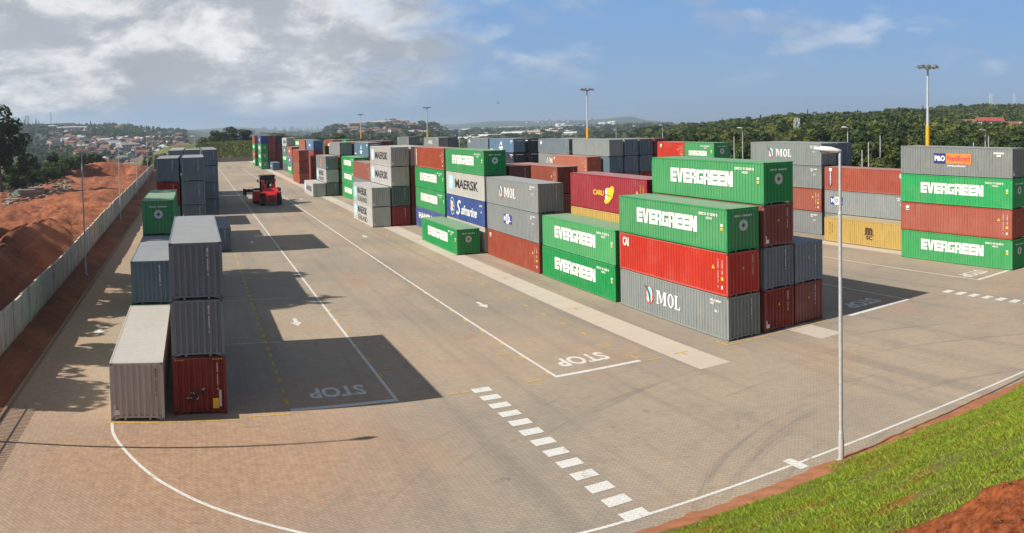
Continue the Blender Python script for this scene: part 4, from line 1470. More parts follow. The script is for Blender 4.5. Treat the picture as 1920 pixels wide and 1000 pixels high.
concrete_fence()
mb = MB()
y = 1.9
while y > -30:
    mb.bar((-40.05, y, .35), (-40.05, y, 2.75), .07, .02)
    mb.poly([(-40.085, y, 2.75), (-40.015, y, 2.75), (-40.05, y, 2.9)])
    y -= .17
mb.bar((-40.0, 1.9, .75), (-40.0, -30, .75), .05, .05); mb.bar((-40.0, 1.9, 2.35), (-40.0, -30, 2.35), .05, .05)
tag(mb.build('palisade_fence', M_GALV), 'steel palisade fence of pointed pales continuing the concrete fence nearest the camera', 'fence')


LAMPG = 'lamp posts along the concrete fence'


def lamp_post(x, y, h, head_dir, label, group=None, z0=0.0, detail=True):
    """head_dir: angle of the head about z, 0 = towards +x"""
    t = tag(empty('lamp_post', (x, y, z0)), label, 'lamp post', group)
    mb = MB()
    mb.tube((0, 0, -.1), (0, 0, .03), .2, .2, 12); mb.tube((0, 0, 0), (0, 0, 1.05), .105, .10, 12); mb.box(-.05, -.112, .45, .05, -.09, .85); mb.tube((0, 0, 1.05), (0, 0, 1.2), .10, .075, 12, caps=False)
    mb.tube((0, 0, 1.2), (0, 0, h * .80), .075, .068, 12, caps=False); mb.tube((0, 0, h * .80), (0, 0, h * .80 + .12), .085, .06, 12)
    mb.tube((0, 0, h * .80 + .12), (0, 0, h), .058, .05, 12)
    mb.build('pole', M_GALV, t, smooth=False)
    mb = MB()
    c, s = math.cos(head_dir), math.sin(head_dir)
    def Q(a, b, z): return (a * c - b * s, a * s + b * c, z)
    secs = [(-.06, .07, .05, .06), (.10, .10, .08, .09), (.35, .17, .10, .14), (.65, .18, .08, .13), (.90, .10, .04, .07), (.98, .03, .02, .03)]
    rings = []
    for a, wd, dn, upp in secs:
        zc = h + .02 + a * .10
        ring = []
        for k in range(10):
            th = 2 * PI * k / 10
            ring.append(Q(a, wd * math.cos(th), zc + (upp if math.sin(th) > 0 else dn) * math.sin(th)))
        rings.append(ring)
    b0 = len(mb.v)
    for r in rings: mb.v += r
    for i in range(len(rings) - 1):
        for k in range(10):
            j = (k + 1) % 10
            mb.f.append((b0 + i * 10 + k, b0 + i * 10 + j, b0 + (i + 1) * 10 + j, b0 + (i + 1) * 10 + k)); mb.m.append(0)
    mb.f.append(tuple(b0 + k for k in range(10))[::-1]); mb.m.append(0)
    mb.f.append(tuple(b0 + (len(rings) - 1) * 10 + k for k in range(10))); mb.m.append(0)
    hd = mb.build('lamp_head', M_LAMPW, t, smooth=True)
    mb = MB()
    mb2 = []
    for k in range(14):
        th = 2 * PI * k / 14
        mb2.append(Q(.52 + .26 * math.cos(th), .13 * math.sin(th), h - .03 + .052))
    low = [Q(.52 + .15 * math.cos(2 * PI * k / 14), .08 * math.sin(2 * PI * k / 14), h - .115 + .03) for k in range(14)]
    i0 = len(mb.v); mb.v += mb2 + low
    for k in range(14):
        j = (k + 1) % 14
        mb.f.append((i0 + k, i0 + j, i0 + 14 + j, i0 + 14 + k)); mb.m.append(0)
    mb.f.append(tuple(i0 + 14 + k for k in range(14))); mb.m.append(0)
    mb.build('lens', M_LENS, hd, smooth=True)
    return t


lamp_post(-7.10, -15.58, 11.75, R(140), 'tall galvanised lamp post with white head at the foot of the grass bank')
LP = [(-39.0, 37.0, 'nearest'), (-39.9, 82.5, 'second'), (-40.4, 126, 'third'), (-41.2, 178, 'fourth'), (-41.8, 222, 'fifth'), (-41.5, 262, 'sixth')]
for x, y, o in LP:
    lamp_post(x, y, 12.4, R(-12), f'slim grey lamp post by the concrete fence, {o} along it from the camera', LAMPG, 0.2)
lamp_post(-38.35, -3.0, 12.2, R(0), 'lamp post by the palisade fence whose long shadow crosses the paving', LAMPG, 0.1)
FARL = [(1393, 132, 11.8, 'in front of the forest beside the big grey stack'), (1590, 102, 12.0, 'behind the grey stack next to the yellow container'), (1848, 92, 11.8, 'behind the stack with the orange nameplate'),
        (1243, 205, 12.2, 'at the edge of the forest behind the red container'), (1156, 250, 12.6, 'far off behind the slate grey row'), (862, 300, 13.0, 'far off between distant grey containers'), (366, 186, 12.4, 'behind the left block before the trees')]
for u, D, h, w_ in FARL:
    x, y = at(u, D)
    lamp_post(x, y, h, R(170), 'thin lamp post ' + w_, 'lamp posts beyond the stacks')


def high_mast(u=None, D=None, label='', xy=None):
    x, y = xy if xy else at(u, D)
    t = tag(empty('floodlight_mast', (x, y, 0)), label, 'mast', 'high floodlight masts')
    def seg(name, z0, z1, r0, r1, m):
        mb = MB(); mb.tube((0, 0, z0), (0, 0, z1), r0, r1, 14); return mb.build(name, m, t, smooth=False)
    seg('base_section', 0, 9.1, .26, .23, M_BPOLE); seg('yellow_section', 9.1, 12.35, .232, .215, M_YPOLE); seg('pole', 12.35, 18.55, .16, .11, M_GALV)
    mb = MB()
    mb.tube((0, 0, 18.45), (0, 0, 18.62), .34, .34, 14)
    for k in range(8):
        a = k * PI / 4; mb.bar((0, 0, 18.55), (.95 * math.cos(a), .95 * math.sin(a), 18.62), .05, .05)
    mb.build('head_frame', M_FLOOD, t)
    for k in range(8):
        a = k * PI / 4; c, s = math.cos(a), math.sin(a)
        mb = MB()
        mb.box(-.22, -.20, -.07, .22, .20, .09); mb.box(-.14, -.12, .09, .10, .12, .17)
        f = mb.build('floodlight', M_FLOOD, t); f.location = (.98 * c, .98 * s, 18.70); f.rotation_euler = (0, R(28), a)
    return t


high_mast(label='tall floodlight mast with yellow and black base rising between the grey stacks at centre', xy=(35.45, 81.55))
high_mast(1740, 85, 'tall floodlight mast with yellow base behind the stack with the orange nameplate')
high_mast(802.5, 232, 'distant floodlight mast with yellow base above the small grey container row')
high_mast(678, 312, 'farthest thin floodlight mast in front of the hill of houses')


# ------------------------------------------------------------------ reach stacker on the lane
def wheel(mbT, mbR, c, r, wd):
    x, y, z = c
    mbT.tube((x - wd / 2, y, z), (x + wd / 2, y, z), r, r, 20)
    mbR.tube((x - wd / 2 - .02, y, z), (x + wd / 2 + .02, y, z), r * .5, r * .5, 14)


def reach_stacker():
    t = tag(empty('reach_stacker', (-15.3, 101.8, 0), R(5)), 'red reach stacker with empty black spreader driving away along the lane', 'container lifter')
    t.scale = (1.08, 1.0, 1.12)
    mb = MB()                                                # chassis and engine deck
    mb.box(-1.05, .2, .75, 1.05, 7.0, 1.45); mb.box(-1.0, .3, 1.45, 1.0, 2.6, 2.05)
    mb.prism([(.0, 2.05), (2.6, 2.05), (3.0, 2.65), (.9, 2.65)], -.95, .95)
    ch = mb.build('chassis', M_RED, t)
    mb = MB()                                                # counterweight at the tail
    prof = [(-.55, .55), (-.75, .9), (-.75, 1.7), (-.35, 2.1), (.3, 2.12), (.3, .55)]
    mb.prism(prof, -.85, .85); mb.box(-1.72, -.35, 1.92, 1.72, 1.25, 2.08); mb.prism([(-.3, 2.08), (1.2, 2.08), (1.2, 2.5), (.5, 2.5)], -1.25, 1.25)
    cw_ = mb.build('counterweight', M_RED, t)
    g = MB()
    for k in range(5): g.box(-.6, -.775, .75 + k * .17, .6, -.755, .84 + k * .17)
    g.build('grille', M_DARK, cw_)
    for s in (-1, 1):
        l = MB(); l.box(s * .72 - .08, -.775, 1.72, s * .72 + .08, -.752, 1.84); l.build('tail_light', M_ORNG, cw_)
    for sx in (-1, 1):                                       # steer wheels and double drive wheels
        for (x, y, r, wd) in ((sx * 1.36, .25, .92, .62), (sx * 1.30, 5.9, .86, .5), (sx * 1.84, 5.9, .86, .46)):
            a, b = MB(), MB(); wheel(a, b, (x, y, r), r, wd)
            wh = a.build('wheel', M_RUBBER, t); b.build('rim', M_RED, wh)
        f = MB(); f.box(1.05 if sx > 0 else -2.1, 4.95, 1.86, 2.1 if sx > 0 else -1.05, 6.9, 1.98)
        f.build('mudguard', M_RED, t)
    tk = MB(); tk.box(-2.35, 2.6, .55, -1.15, 4.5, 2.15); tk.build('fuel_tank', M_RED, t)
    mb = MB()                                                # cab frame
    for x in (-1.0, 1.0):
        for y in (2.6, 4.35): mb.box(x - .13, y - .08, 2.0, x + .13, y + .08, 4.35)
    mb.box(-1.13, 2.5, 1.95, 1.13, 4.45, 2.75); mb.box(-1.2, 2.4, 4.35, 1.2, 4.6, 4.62); mb.box(-.9, 2.55, 3.75, .9, 2.7, 4.35); mb.box(-.35, 3.2, 2.75, .35, 3.7, 3.5)
    cab = mb.build('cab', M_DARK, t)
    gl = MB(); gl.box(-.87, 2.56, 2.76, .87, 2.575, 3.74); gl.box(-1.01, 2.7, 2.76, -1.0, 4.25, 4.34); gl.box(1.0, 2.7, 2.76, 1.01, 4.25, 4.34); gl.box(-.87, 4.38, 2.76, .87, 4.395, 4.34)
    gl.build('window', M_CLEAR, cab)
    rp = MB()
    for sx in (-1, 1): rp.prism([(1.5, 2.1), (2.42, 2.1), (2.42, 3.9), (2.2, 3.9)], sx * .98 - .14, sx * .98 + .14)
    rp.build('cab_guard', M_RED, cab)
    be = MB(); be.tube((-.8, 2.9, 4.62), (-.8, 2.9, 4.86), .1, .08); be.build('beacon', M_ORNG, cab)
    for sx in (-1, 1):
        mi = MB(); mi.bar((sx * 1.13, 4.3, 3.3), (sx * 1.45, 4.2, 3.6), .05, .05); mi.box(sx * 1.45 - .12, 4.18, 3.45, sx * 1.45 + .12, 4.22, 3.95); mi.build('mirror', M_DARK, cab)
    bo = MB()                                                # boom with its rear tower and lift rams
    for x in (-.7, .7): bo.prism([(1.0, 2.0), (2.0, 2.0), (1.7, 3.95), (1.15, 3.95)], x - .14, x + .14)
    bo.bar((0, 1.3, 3.55), (0, 8.3, 3.35), .6, .6)
    boom = bo.build('boom', M_DARK, t)
    st = MB()
    for x in (-.7, .7): st.prism([(.85, 2.0), (1.55, 2.0), (1.4, 3.3), (1.0, 3.3)], x - .19, x + .19)
    st.build('boom_bracket', M_RED, t)
    ib = MB(); ib.bar((0, 8.1, 3.46), (0, 9.1, 3.42), .56, .56); ib.build('inner_boom', M_GALV, boom)
    for x in (-.55, .55):
        rm = MB(); rm.tube((x, 4.6, 1.6), (x, 6.2, 3.3), .12, .12); rm.build('lift_ram', M_GALV, t)
    sp = MB()                                                # spreader hung across the front
    sp.bar((0, 9.1, 3.4), (0, 9.15, 2.2), .5, .5); sp.box(-1.3, 8.7, 1.75, 1.3, 9.6, 2.2)
    sp.box(-3.0, 8.85, 1.62, 3.0, 9.1, 2.08); sp.box(-3.0, 9.2, 1.62, 3.0, 9.45, 2.08)
    spr = sp.build('spreader', M_DARK, t)
    for sx in (-1, 1):
        e = MB(); e.box(sx * 3.0 - .14, 8.0, 1.45, sx * 3.0 + .14, 10.3, 2.18)
        for yy in (8.1, 10.2): e.box(sx * 3.0 - .12, yy - .12, 1.1, sx * 3.0 + .12, yy + .12, 1.45)
        e.build('end_beam', M_DARK, spr)
        ho = MB(); pts = [(sx * (1.4 + .1 * k), 9.15, 2.1 + .35 * math.sin(k * PI / 10)) for k in range(11)]
        for a, b in zip(pts[:-1], pts[1:]): ho.tube(a, b, .03, n=6)
        ho.build('hose', M_RUBBER, spr)


reach_stacker()

# ------------------------------------------------------------------ trees
def leaf_cloud(rs, blobs, n, size, flat=0.0, up_bias=0.15):
    """n leaf sprays on the shells of ellipsoid clumps -> (verts, quads)"""
    B = np.array(blobs, float)
    wgt = (B[:, 3] * B[:, 4]); wgt /= wgt.sum()
    k = rs.choice(len(B), n, p=wgt)
    d = rs.normal(size=(n, 3)); d[:, 2] += up_bias; d /= np.linalg.norm(d, axis=1)[:, None]
    rad = rs.uniform(.62, 1.06, n) ** .8
    c = B[k, :3] + d * np.stack([B[k, 3], B[k, 3], B[k, 4]], 1) * rad[:, None]
    nrm = d + rs.normal(scale=.42, size=(n, 3)); nrm[:, 2] += flat; nrm /= np.linalg.norm(nrm, axis=1)[:, None]
    t = np.cross(nrm, rs.normal(size=(n, 3))); t /= np.linalg.norm(t, axis=1)[:, None]
    b = np.cross(nrm, t)
    s = size * rs.uniform(.55, 1.3, n)[:, None]; a = s * rs.uniform(.55, 1.0, n)[:, None]
    V = np.stack([c - t * s, c - b * a * .7 + t * s * .1, c + t * s, c + b * a], 1)
    V += rs.normal(scale=size * .12, size=V.shape)
    return V.reshape(-1, 3), np.arange(n * 4).reshape(n, 4)


def blobs_for(rs, kind):
    out = []
    if kind == 'broad':
        for k in range(34):
            t = rs.uniform(0, 2 * PI); rr = rs.uniform(.2, 2.9); z = rs.uniform(4.2, 8.6) - rr * .30
            out.append((rr * math.cos(t), rr * math.sin(t), z, rs.uniform(.6, 1.25), rs.uniform(.5, 1.0)))
    elif kind == 'round':
        for k in range(13):
            t = rs.uniform(0, 2 * PI); rr = rs.uniform(.3, 2.9); z = rs.uniform(3.6, 8.2) - rr * .28
            out.append((rr * math.cos(t), rr * math.sin(t), z, rs.uniform(1.1, 1.9), rs.uniform(.9, 1.5)))
        out.append((0, 0, 8.0, 1.8, 1.5))
    elif kind == 'umbrella':
        for k in range(16):
            t = rs.uniform(0, 2 * PI); rr = rs.uniform(.3, 6.2); z = 7.6 - rr * .20 + rs.uniform(-.5, .5)
            out.append((rr * math.cos(t), rr * math.sin(t), z, rs.uniform(1.6, 2.6), rs.uniform(.8, 1.2)))
    elif kind == 'tall':
        for k in range(16):
            t = rs.uniform(0, 2 * PI); rr = rs.uniform(.2, 2.2); z = rs.uniform(3.2, 9.0)
            out.append((rr * math.cos(t), rr * math.sin(t), z, rs.uniform(.9, 1.5), rs.uniform(.8, 1.4)))
    elif kind == 'bush':
        for k in range(10):
            t = rs.uniform(0, 2 * PI); rr = rs.uniform(.2, 3.0); z = rs.uniform(1.0, 4.2) - rr * .3
            out.append((rr * math.cos(t), rr * math.sin(t), max(.6, z), rs.uniform(1.2, 2.0), rs.uniform(1.0, 1.7)))
    elif kind == 'cone':
        for k in range(9):
            z = 2.0 + k * .95; r = .95 * (1 - k / 11)
            for j in range(3):
                t = rs.uniform(0, 2 * PI)
                out.append((r * .45 * math.cos(t), r * .45 * math.sin(t), z, r * .75, .45))
    return out


def trunk_mesh(rs, kind, blobs):
    mb = MB()
    hgt = {'round': 4.6, 'broad': 5.0, 'umbrella': 3.6, 'tall': 5.5, 'bush': 1.0, 'cone': 10.4}[kind]
    p = Vector((0, 0, -.6)); pts = [p]
    for k in range(4):
        pts.append(Vector((rs.uniform(-.14, .14), rs.uniform(-.14, .14), hgt * (k + 1) / 4)))
    r = {'round': .30, 'broad': .30, 'umbrella': .34, 'tall': .26, 'bush': .2, 'cone': .2}[kind]
    for i, (a, b) in enumerate(zip(pts[:-1], pts[1:])): mb.tube(a, b, r * (1 - .16 * i), r * (1 - .16 * (i + 1)), 8, caps=False)
    if kind != 'cone':
        for bl in blobs[:9]:
            e = Vector(bl[:3]); m = pts[-1].lerp(e, .5) + Vector((0, 0, -.3))
            mb.tube(pts[-1] - Vector((0, 0, .2)), m, r * .42, r * .26, 6, caps=False); mb.tube(m, e, r * .26, r * .08, 6, caps=False)
    return mb.mesh('trunk', (M_BARK,), True)


TREE = {}
for kind, nv, n, size in (('broad', 1, 7500, .17), ('round', 5, 1700, .38), ('umbrella', 2, 2600, .42), ('tall', 3, 1400, .36), ('bush', 3, 1000, .36), ('cone', 2, 700, .30)):
    TREE[kind] = []
    for v in range(nv):
        rs = np.random.default_rng(100 + v * 7 + len(kind))
        bl = blobs_for(rs, kind)
        V, Q = leaf_cloud(rs, bl, n, size, .3)
        me = {}
        for nm, m in (('mid', M_LEAF), ('dark', M_LEAFD), ('olive', M_LEAFY)):
            me[nm] = np_mesh('crown', V, Q, (m,))
        TREE[kind].append((trunk_mesh(rs, kind, bl), me))


def tree(x, y, z, h, kind, tone, label, group, wide=1.0, name='tree', dens=None):
    tm, cm = random.choice(TREE[kind])
    t = tag(empty(name, (x, y, z), random.uniform(0, 2 * PI)), label, 'tree' if name != 'shrub' else 'shrub', group)
    s = h / {'round': 9.5, 'broad': 9.5, 'umbrella': 8.6, 'tall': 10.2, 'bush': 5.2, 'cone': 10.8}[kind]
    t.scale = (s * wide, s * wide, s)
    link('trunk', tm, t); link('crown', cm[tone], t)
    return t


# forest on the right hillside
cand = []
rs = np.random.default_rng(5)
a0, a1 = az_of(1215), az_of(1975)
for k in range(9000):
    a = rs.uniform(a0, a1); r = math.sqrt(rs.uniform(115 ** 2, 980 ** 2))
    lo = np.interp(a, [az_of(1215), az_of(1300), az_of(1420), az_of(1560), az_of(1900)], [260, 210, 165, 128, 112])
    if r < lo: continue
    x, y = CAM.x + math.sin(a) * r, CAM.y + math.cos(a) * r
    cand.append((r, a, x, y))
cand.sort()
sel = []; cell = {}
for r, a, x, y in cand:
    dm = 4.6 if r < 260 else 6.2
    key = (int(x // 8), int(y // 8)); ok = True
    for i in (-1, 0, 1):
        for j in (-1, 0, 1):
            for (qx, qy) in cell.get((key[0] + i, key[1] + j), ()):
                if (qx - x) ** 2 + (qy - y) ** 2 < dm * dm: ok = False
    if ok:
        cell.setdefault(key, []).append((x, y)); sel.append((r, a, x, y))
HOUSES_R = [(1815, 600, 14, 0), (1838, 575, 10, 1), (1856, 610, 24, 2), (1893, 545, 13, 3), (1905, 585, 10, 1), (1808, 610, 7, 1)]
hp = [at(u, D) for u, D, _, _ in HOUSES_R]
NEAR_N = 175
ind = 0
FOREST = []
for r, a, x, y in sel:
    blocked = False
    for (hx, hy), (u, D, wdt, _) in zip(hp, HOUSES_R):
        ha = math.atan2(hx - CAM.x, hy - CAM.y)
        if abs(a - ha) * D < wdt * .60 and D - 105 < r < D + 14: blocked = True
    if blocked: continue
    z = land(x, y) - .4
    if ind < NEAR_N:
        k = rs.choice(['round', 'round', 'bush', 'tall'], p=[.4, .25, .2, .15])
        tone = str(rs.choice(['mid', 'dark', 'olive'], p=[.5, .3, .2]))
        lab = {'round': 'round-crowned tree', 'bush': 'low spreading bushy tree', 'tall': 'slender upright tree'}[k]
        tl = {'mid': 'mid green', 'dark': 'dark green', 'olive': 'yellowish green'}[tone]
        tree(x, y, z, float(rs.uniform(6.0, 10.5)) * (.72 if k == 'bush' else 1), str(k), tone, f'{tl} {lab} in the forest edge behind the right block', 'trees at the forest edge', float(rs.uniform(.95, 1.3)))
        ind += 1
    else:
        FOREST.append((x, y, z, float(rs.uniform(6.5, 10.5)), float(rs.uniform(1.0, 1.45))))


def mass(name, items, mat, kindset, n, size, label, cat, z_sink=0.4):
    """a far wood that reads as one mass"""
    bases = []
    for v in range(6):
        r_ = np.random.default_rng(300 + v)
        kd = kindset[v % len(kindset)]
        V, _ = leaf_cloud(r_, blobs_for(r_, kd), n, size, .3)
        bases.append(V / {'round': 9.5, 'bush': 5.2, 'tall': 10.2, 'umbrella': 8.6}[kd])
    out = []; tones = []
    for i, (x, y, z, h, wd) in enumerate(items):
        V = bases[i % 6]; t = i * 2.399
        c, s = math.cos(t), math.sin(t)
        tones.append(np.full(len(V), ((i * 0.7548) % 1.0)))
        R_ = np.stack([(V[:, 0] * c - V[:, 1] * s) * h * wd + x, (V[:, 0] * s + V[:, 1] * c) * h * wd + y, V[:, 2] * h + z - z_sink], 1)
        out.append(R_)
    V = np.concatenate(out)
    me = np_mesh(name, V, np.arange(len(V)).reshape(-1, 4), (mat,))
    at_ = me.attributes.new('tone', 'FLOAT', 'POINT'); at_.data.foreach_set('value', np.concatenate(tones).astype(np.float32))
    o = link(name, me)
    return tag(o, label, cat, None, 'stuff')


third = [FOREST[0::3], FOREST[1::3], FOREST[2::3]]
for nm, it, mt in (('forest', third[0], M_LEAF), ('forest', third[1], M_LEAFD), ('forest', third[2], M_LEAFY if False else M_LEAF)):
    mass(nm, it, mt, ['round', 'bush', 'round', 'tall'], 230, .85, 'dense green forest covering the right hillside up to the skyline', 'forest')

# tall thin conifers standing out on the ridge
for i, (u, D, vt) in enumerate(((1356, 620, 218), (1427, 610, 212), (1515, 600, 203), (1609, 590, 204), (1614, 600, 206), (1660, 610, 205), (1706, 600, 204), (1731, 700, 196), (1810, 640, 197), (1826, 680, 195), (1300, 800, 228), (1386, 640, 226))):
    x, y = at(u, D); z = land(x, y)
    ztop = CAM.z + (228.5 - vt) / FPX * D
    w_ = ['left of all', 'second from the left', 'above the lattice pylon', 'of a close pair', 'of a close pair', 'right of the close pair', 'before the hill', 'beside the tall mast', 'above the villas', 'right of the one above the villas', 'small and farthest', 'short'][i]
    tree(x, y, z - .5, max(8, ztop - z), 'cone', 'dark', f'dark thin conifer spire on the forest skyline, {w_}', 'conifers on the skyline', 1.0 if i not in (1,) else 1.6, 'conifer')

for i, (u, D, h) in enumerate(((48, 1830, 22), (55, 1835, 17), (63, 1840, 15), (70, 1840, 24), (75, 1845, 18), (85, 1850, 14), (108, 1850, 16), (172, 1780, 20), (197, 1750, 16), (207, 1740, 17))):
    x, y = at(u, D)
    tree(x, y, land(x, y) - 1, h, 'cone', 'dark', 'tiny dark conifer on the crest of the left hill', 'conifers on the left crest', 1.3, 'conifer')

# trees left of and behind the yard
big = tree(-74.3, 147, -1.0, 23.2, 'broad', 'dark', 'big dark tree with heavy crown at the left edge above the rubble', None, .9)
LG = 'shrubs and trees round the red earth lot'
n = 0
rs = np.random.default_rng(21)
def lotz(x, y): return lot_z(x, y) if y < 262 and -112 < x < -38.05 else land(x, y)
for (u, D, h, k, tone) in ((14, 205, 7.2, 'round', 'olive'), (34, 208, 6.8, 'round', 'mid'), (52, 212, 5.0, 'bush', 'mid'), (70, 215, 4.3, 'bush', 'dark'), (24, 196, 4.8, 'bush', 'mid'), (84, 224, 4.0, 'bush', 'dark'),
                          (98, 232, 4.3, 'bush', 'olive'), (112, 240, 4.7, 'bush', 'mid'), (126, 252, 5.0, 'bush', 'mid'), (140, 258, 5.6, 'bush', 'mid'), (155, 268, 5.0, 'bush', 'olive'), (170, 276, 5.6, 'bush', 'dark'),
                          (184, 285, 6.2, 'bush', 'mid'), (60, 240, 7.4, 'round', 'dark'), (40, 250, 10.4, 'round', 'dark'), (100, 262, 6.8, 'round', 'dark')):
    x, y = at(u, D)
    tree(x, y, max(lotz(x, y), -6) - .3, h, k, tone, {'olive': 'pale', 'mid': 'mid green', 'dark': 'dark'}[tone] + ' bushy growth at the left rim of the red earth lot', LG, 1.25, 'shrub')
for k in range(26):
    u = rs.uniform(205, 300); D = rs.uniform(292, 345); x, y = at(u, D)
    tree(x, y, land(x, y) - 1.5, float(rs.uniform(3.5, 6)), 'bush', str(rs.choice(['mid', 'dark', 'olive'])), 'bushy tree behind the far rim of the red earth mound', LG, 1.2)
for k in range(46):
    u = rs.uniform(296, 402); D = rs.uniform(325, 430); x, y = at(u, D)
    if y < 338 and x > -44: y = 338 + rs.uniform(0, 40)
    if u > 385 and y < 372: continue
    h = np.interp(u, [296, 330, 380, 412], [10.5, 13, 15, 16.5]) * rs.uniform(.75, 1.05) * D / 380
    tree(x, y, land(x, y) - .5, float(h), str(rs.choice(['round', 'bush', 'round'])), str(rs.choice(['mid', 'dark', 'olive'], p=[.45, .3, .25])), 'leafy tree in the thicket behind the left block', 'thicket behind the left block', 1.25)

# grassy bank and low stone wall closing the far end of the yard
def berm_z(x, y):
    d = y - 322.5
    z = 1.7 + 6.4 * sstep(d, 0, 26) - 5 * sstep(d, 45, 75)
    z += .5 * mnoise.noise((x * .12, y * .12, 3))
    return z - 9 * sstep(abs(x + 2), 34, 60)


M_BANKG = simple('rough_grass_ground', (0.105, 0.115, 0.036), 0.95, 0, .35, .5, .3)
grid_mesh('grass_bank', -70, 66, 322.6, 400, 2.0, berm_z, M_BANKG)
bv = []
for k in range(9000):
    x = rs.uniform(-24, 24); y = rs.uniform(322.6, 356)
    bv.append((x, y, berm_z(x, y)))
bv = np.array(bv); s_ = rs.uniform(.35, .9, (len(bv), 1)); dr = rs.normal(size=(len(bv), 3)); dr[:, 2] *= .2; dr /= np.linalg.norm(dr, axis=1)[:, None]
upv = np.zeros_like(dr); upv[:, 2] = 1
V = np.stack([bv - dr * s_ * .6, bv + dr * s_ * .6, bv + dr * s_ * .5 + upv * s_, bv - dr * s_ * .5 + upv * s_ * 1.1], 1)
tag(link('rank_grass', np_mesh('rank_grass', V.reshape(-1, 3), np.arange(len(V) * 4).reshape(-1, 4), (M_BERM,))), 'tall rank grass on the bank closing the far end of the yard', 'grass', None, 'stuff')
mb = MB(); mb.box(-44, 322.0, -.3, 60, 322.55, 1.75); mb.box(-44, 321.92, 1.75, 60, 322.62, 1.9)
tag(mb.build('stone_wall', M_STONE), 'low brown retaining wall at the far end of the paved lane', 'wall')
x, y = at(432, 402); tree(x, y, berm_z(x, y) - 1.6, 9.8, 'round', 'dark', 'broad dome-crowned tree on the bank past the end of the lane', None, 1.9)
x, y = at(404, 400); tree(x, y, berm_z(x, y) - 1.6, 8.6, 'round', 'mid', 'dome-crowned tree on the bank, left of the broadest one', None, 1.6)
x, y = at(464, 408); tree(x, y, berm_z(x, y) - 1.6, 8.2, 'round', 'dark', 'dark dome-crowned tree on the bank beside the tallest far stack', None, 1.5)
x, y = at(520, 420); tree(x, y, -1, 13.5, 'round', 'olive', 'olive flat-crowned tree behind the far end of the middle block', None, 2.3)
for k in range(14):
    u = rs.uniform(478, 645); D = rs.uniform(425, 520); x, y = at(u, D)
    tree(x, y, land(x, y) - 1, float(rs.uniform(13, 17)) * D / 470, 'round', str(rs.choice(['mid', 'dark'])), 'tree crown just showing over the far containers', 'trees behind the middle block', 1.5)

# trees outside the left edge of the view; their shade falls across the lot and the lane
for i, (x, y, h, k) in enumerate(((-52.0, 4.5, 14.0, 'tall'), (-53, 10.5, 17.0, 'tall'), (-54.5, 17.5, 16.0, 'tall'), (-50.5, 23, 13.0, 'tall'), (-54, 26, 27.5, 'tall'), (-56, 35.5, 29, 'tall'), (-66, 50, 18.5, 'round'), (-69, 61, 19, 'round'), (-63.5, 41, 17, 'round'), (-72, 72, 19, 'round'), (-61, 30, 14, 'round'), (-60, 22, 11, 'round'))):
    tree(x, y, .2, h, k, 'mid', 'leafy tree outside the fence whose shade dapples the ground', 'shade trees outside the fence', 1.05 if k == 'round' else (.6 if h > 20 else .85))

# ------------------------------------------------------------------ houses, sheds and towers
M_WALLS = [simple('house_wall_white', (0.42, 0.40, 0.38), 0.8), simple('house_wall_cream', (0.38, 0.33, 0.27), 0.8), simple('house_wall_grey', (0.36, 0.35, 0.34), 0.8)]
M_ROOFS = [simple('roof_tiles_terracotta', (0.24, 0.095, 0.06), 0.8), simple('roof_tiles_brown', (0.16, 0.085, 0.06), 0.8), simple('roof_sheet_grey', (0.30, 0.31, 0.32), 0.6), simple('roof_sheet_pale', (0.40, 0.40, 0.40), 0.6), simple('roof_tiles_red', (0.28, 0.065, 0.05), 0.8)]
M_WIN = glass_mat('house_window_glass', (0.03, 0.035, 0.04))
HM = {}


def house_geo(kind, wi, ri):
    key = (kind, wi, ri)
    if key in HM: return HM[key]
    L, Wd, h = [(14, 9, 3.2), (11, 8, 3.0), (18, 9, 5.8)][kind]
    a = MB(); a.box(-L / 2, -Wd / 2, -3, L / 2, Wd / 2, h)
    b = MB(); ov = .6; rh = 2.6
    if kind == 1:
        p = [(-L / 2 - ov, -Wd / 2 - ov, h), (L / 2 + ov, -Wd / 2 - ov, h), (L / 2 + ov, Wd / 2 + ov, h), (-L / 2 - ov, Wd / 2 + ov, h)]
        q = [(-L / 2 + Wd / 2, 0, h + rh), (L / 2 - Wd / 2, 0, h + rh)]
        b.poly([p[0], p[1], q[1], q[0]]); b.poly([p[2], p[3], q[0], q[1]]); b.poly([p[1], p[2], q[1]]); b.poly([p[3], p[0], q[0]]); b.poly(p[::-1])
    else:
        p = [(-L / 2 - ov, -Wd / 2 - ov, h), (L / 2 + ov, -Wd / 2 - ov, h), (L / 2 + ov, Wd / 2 + ov, h), (-L / 2 - ov, Wd / 2 + ov, h), (-L / 2 - ov, 0, h + rh), (L / 2 + ov, 0, h + rh)]
        b.poly([p[0], p[1], p[5], p[4]]); b.poly([p[2], p[3], p[4], p[5]]); b.poly([p[1], p[2], p[5]]); b.poly([p[3], p[0], p[4]]); b.poly([p[0], p[3], p[2], p[1]])
    wn = MB()
    nwin = 4
    for fl in range(2 if kind == 2 else 1):
        for k in range(nwin):
            x = -L / 2 + L * (k + .5) / nwin
            for sy in (-1, 1): wn.box(x - .7, sy * (Wd / 2 + .03) - .03, 1.0 + fl * 2.8, x + .7, sy * (Wd / 2 + .03) + .03, 2.2 + fl * 2.8)
    HM[key] = (a.mesh('wall', (M_WALLS[wi],), recalc=True), b.mesh('roof', (M_ROOFS[ri],), recalc=True), wn.mesh('window', (M_WIN,), recalc=True))
    return HM[key]


RN = ['terracotta tiled roof', 'brown tiled roof', 'grey sheet roof', 'pale sheet roof', 'red tiled roof']
WN = ['white', 'cream', 'grey']


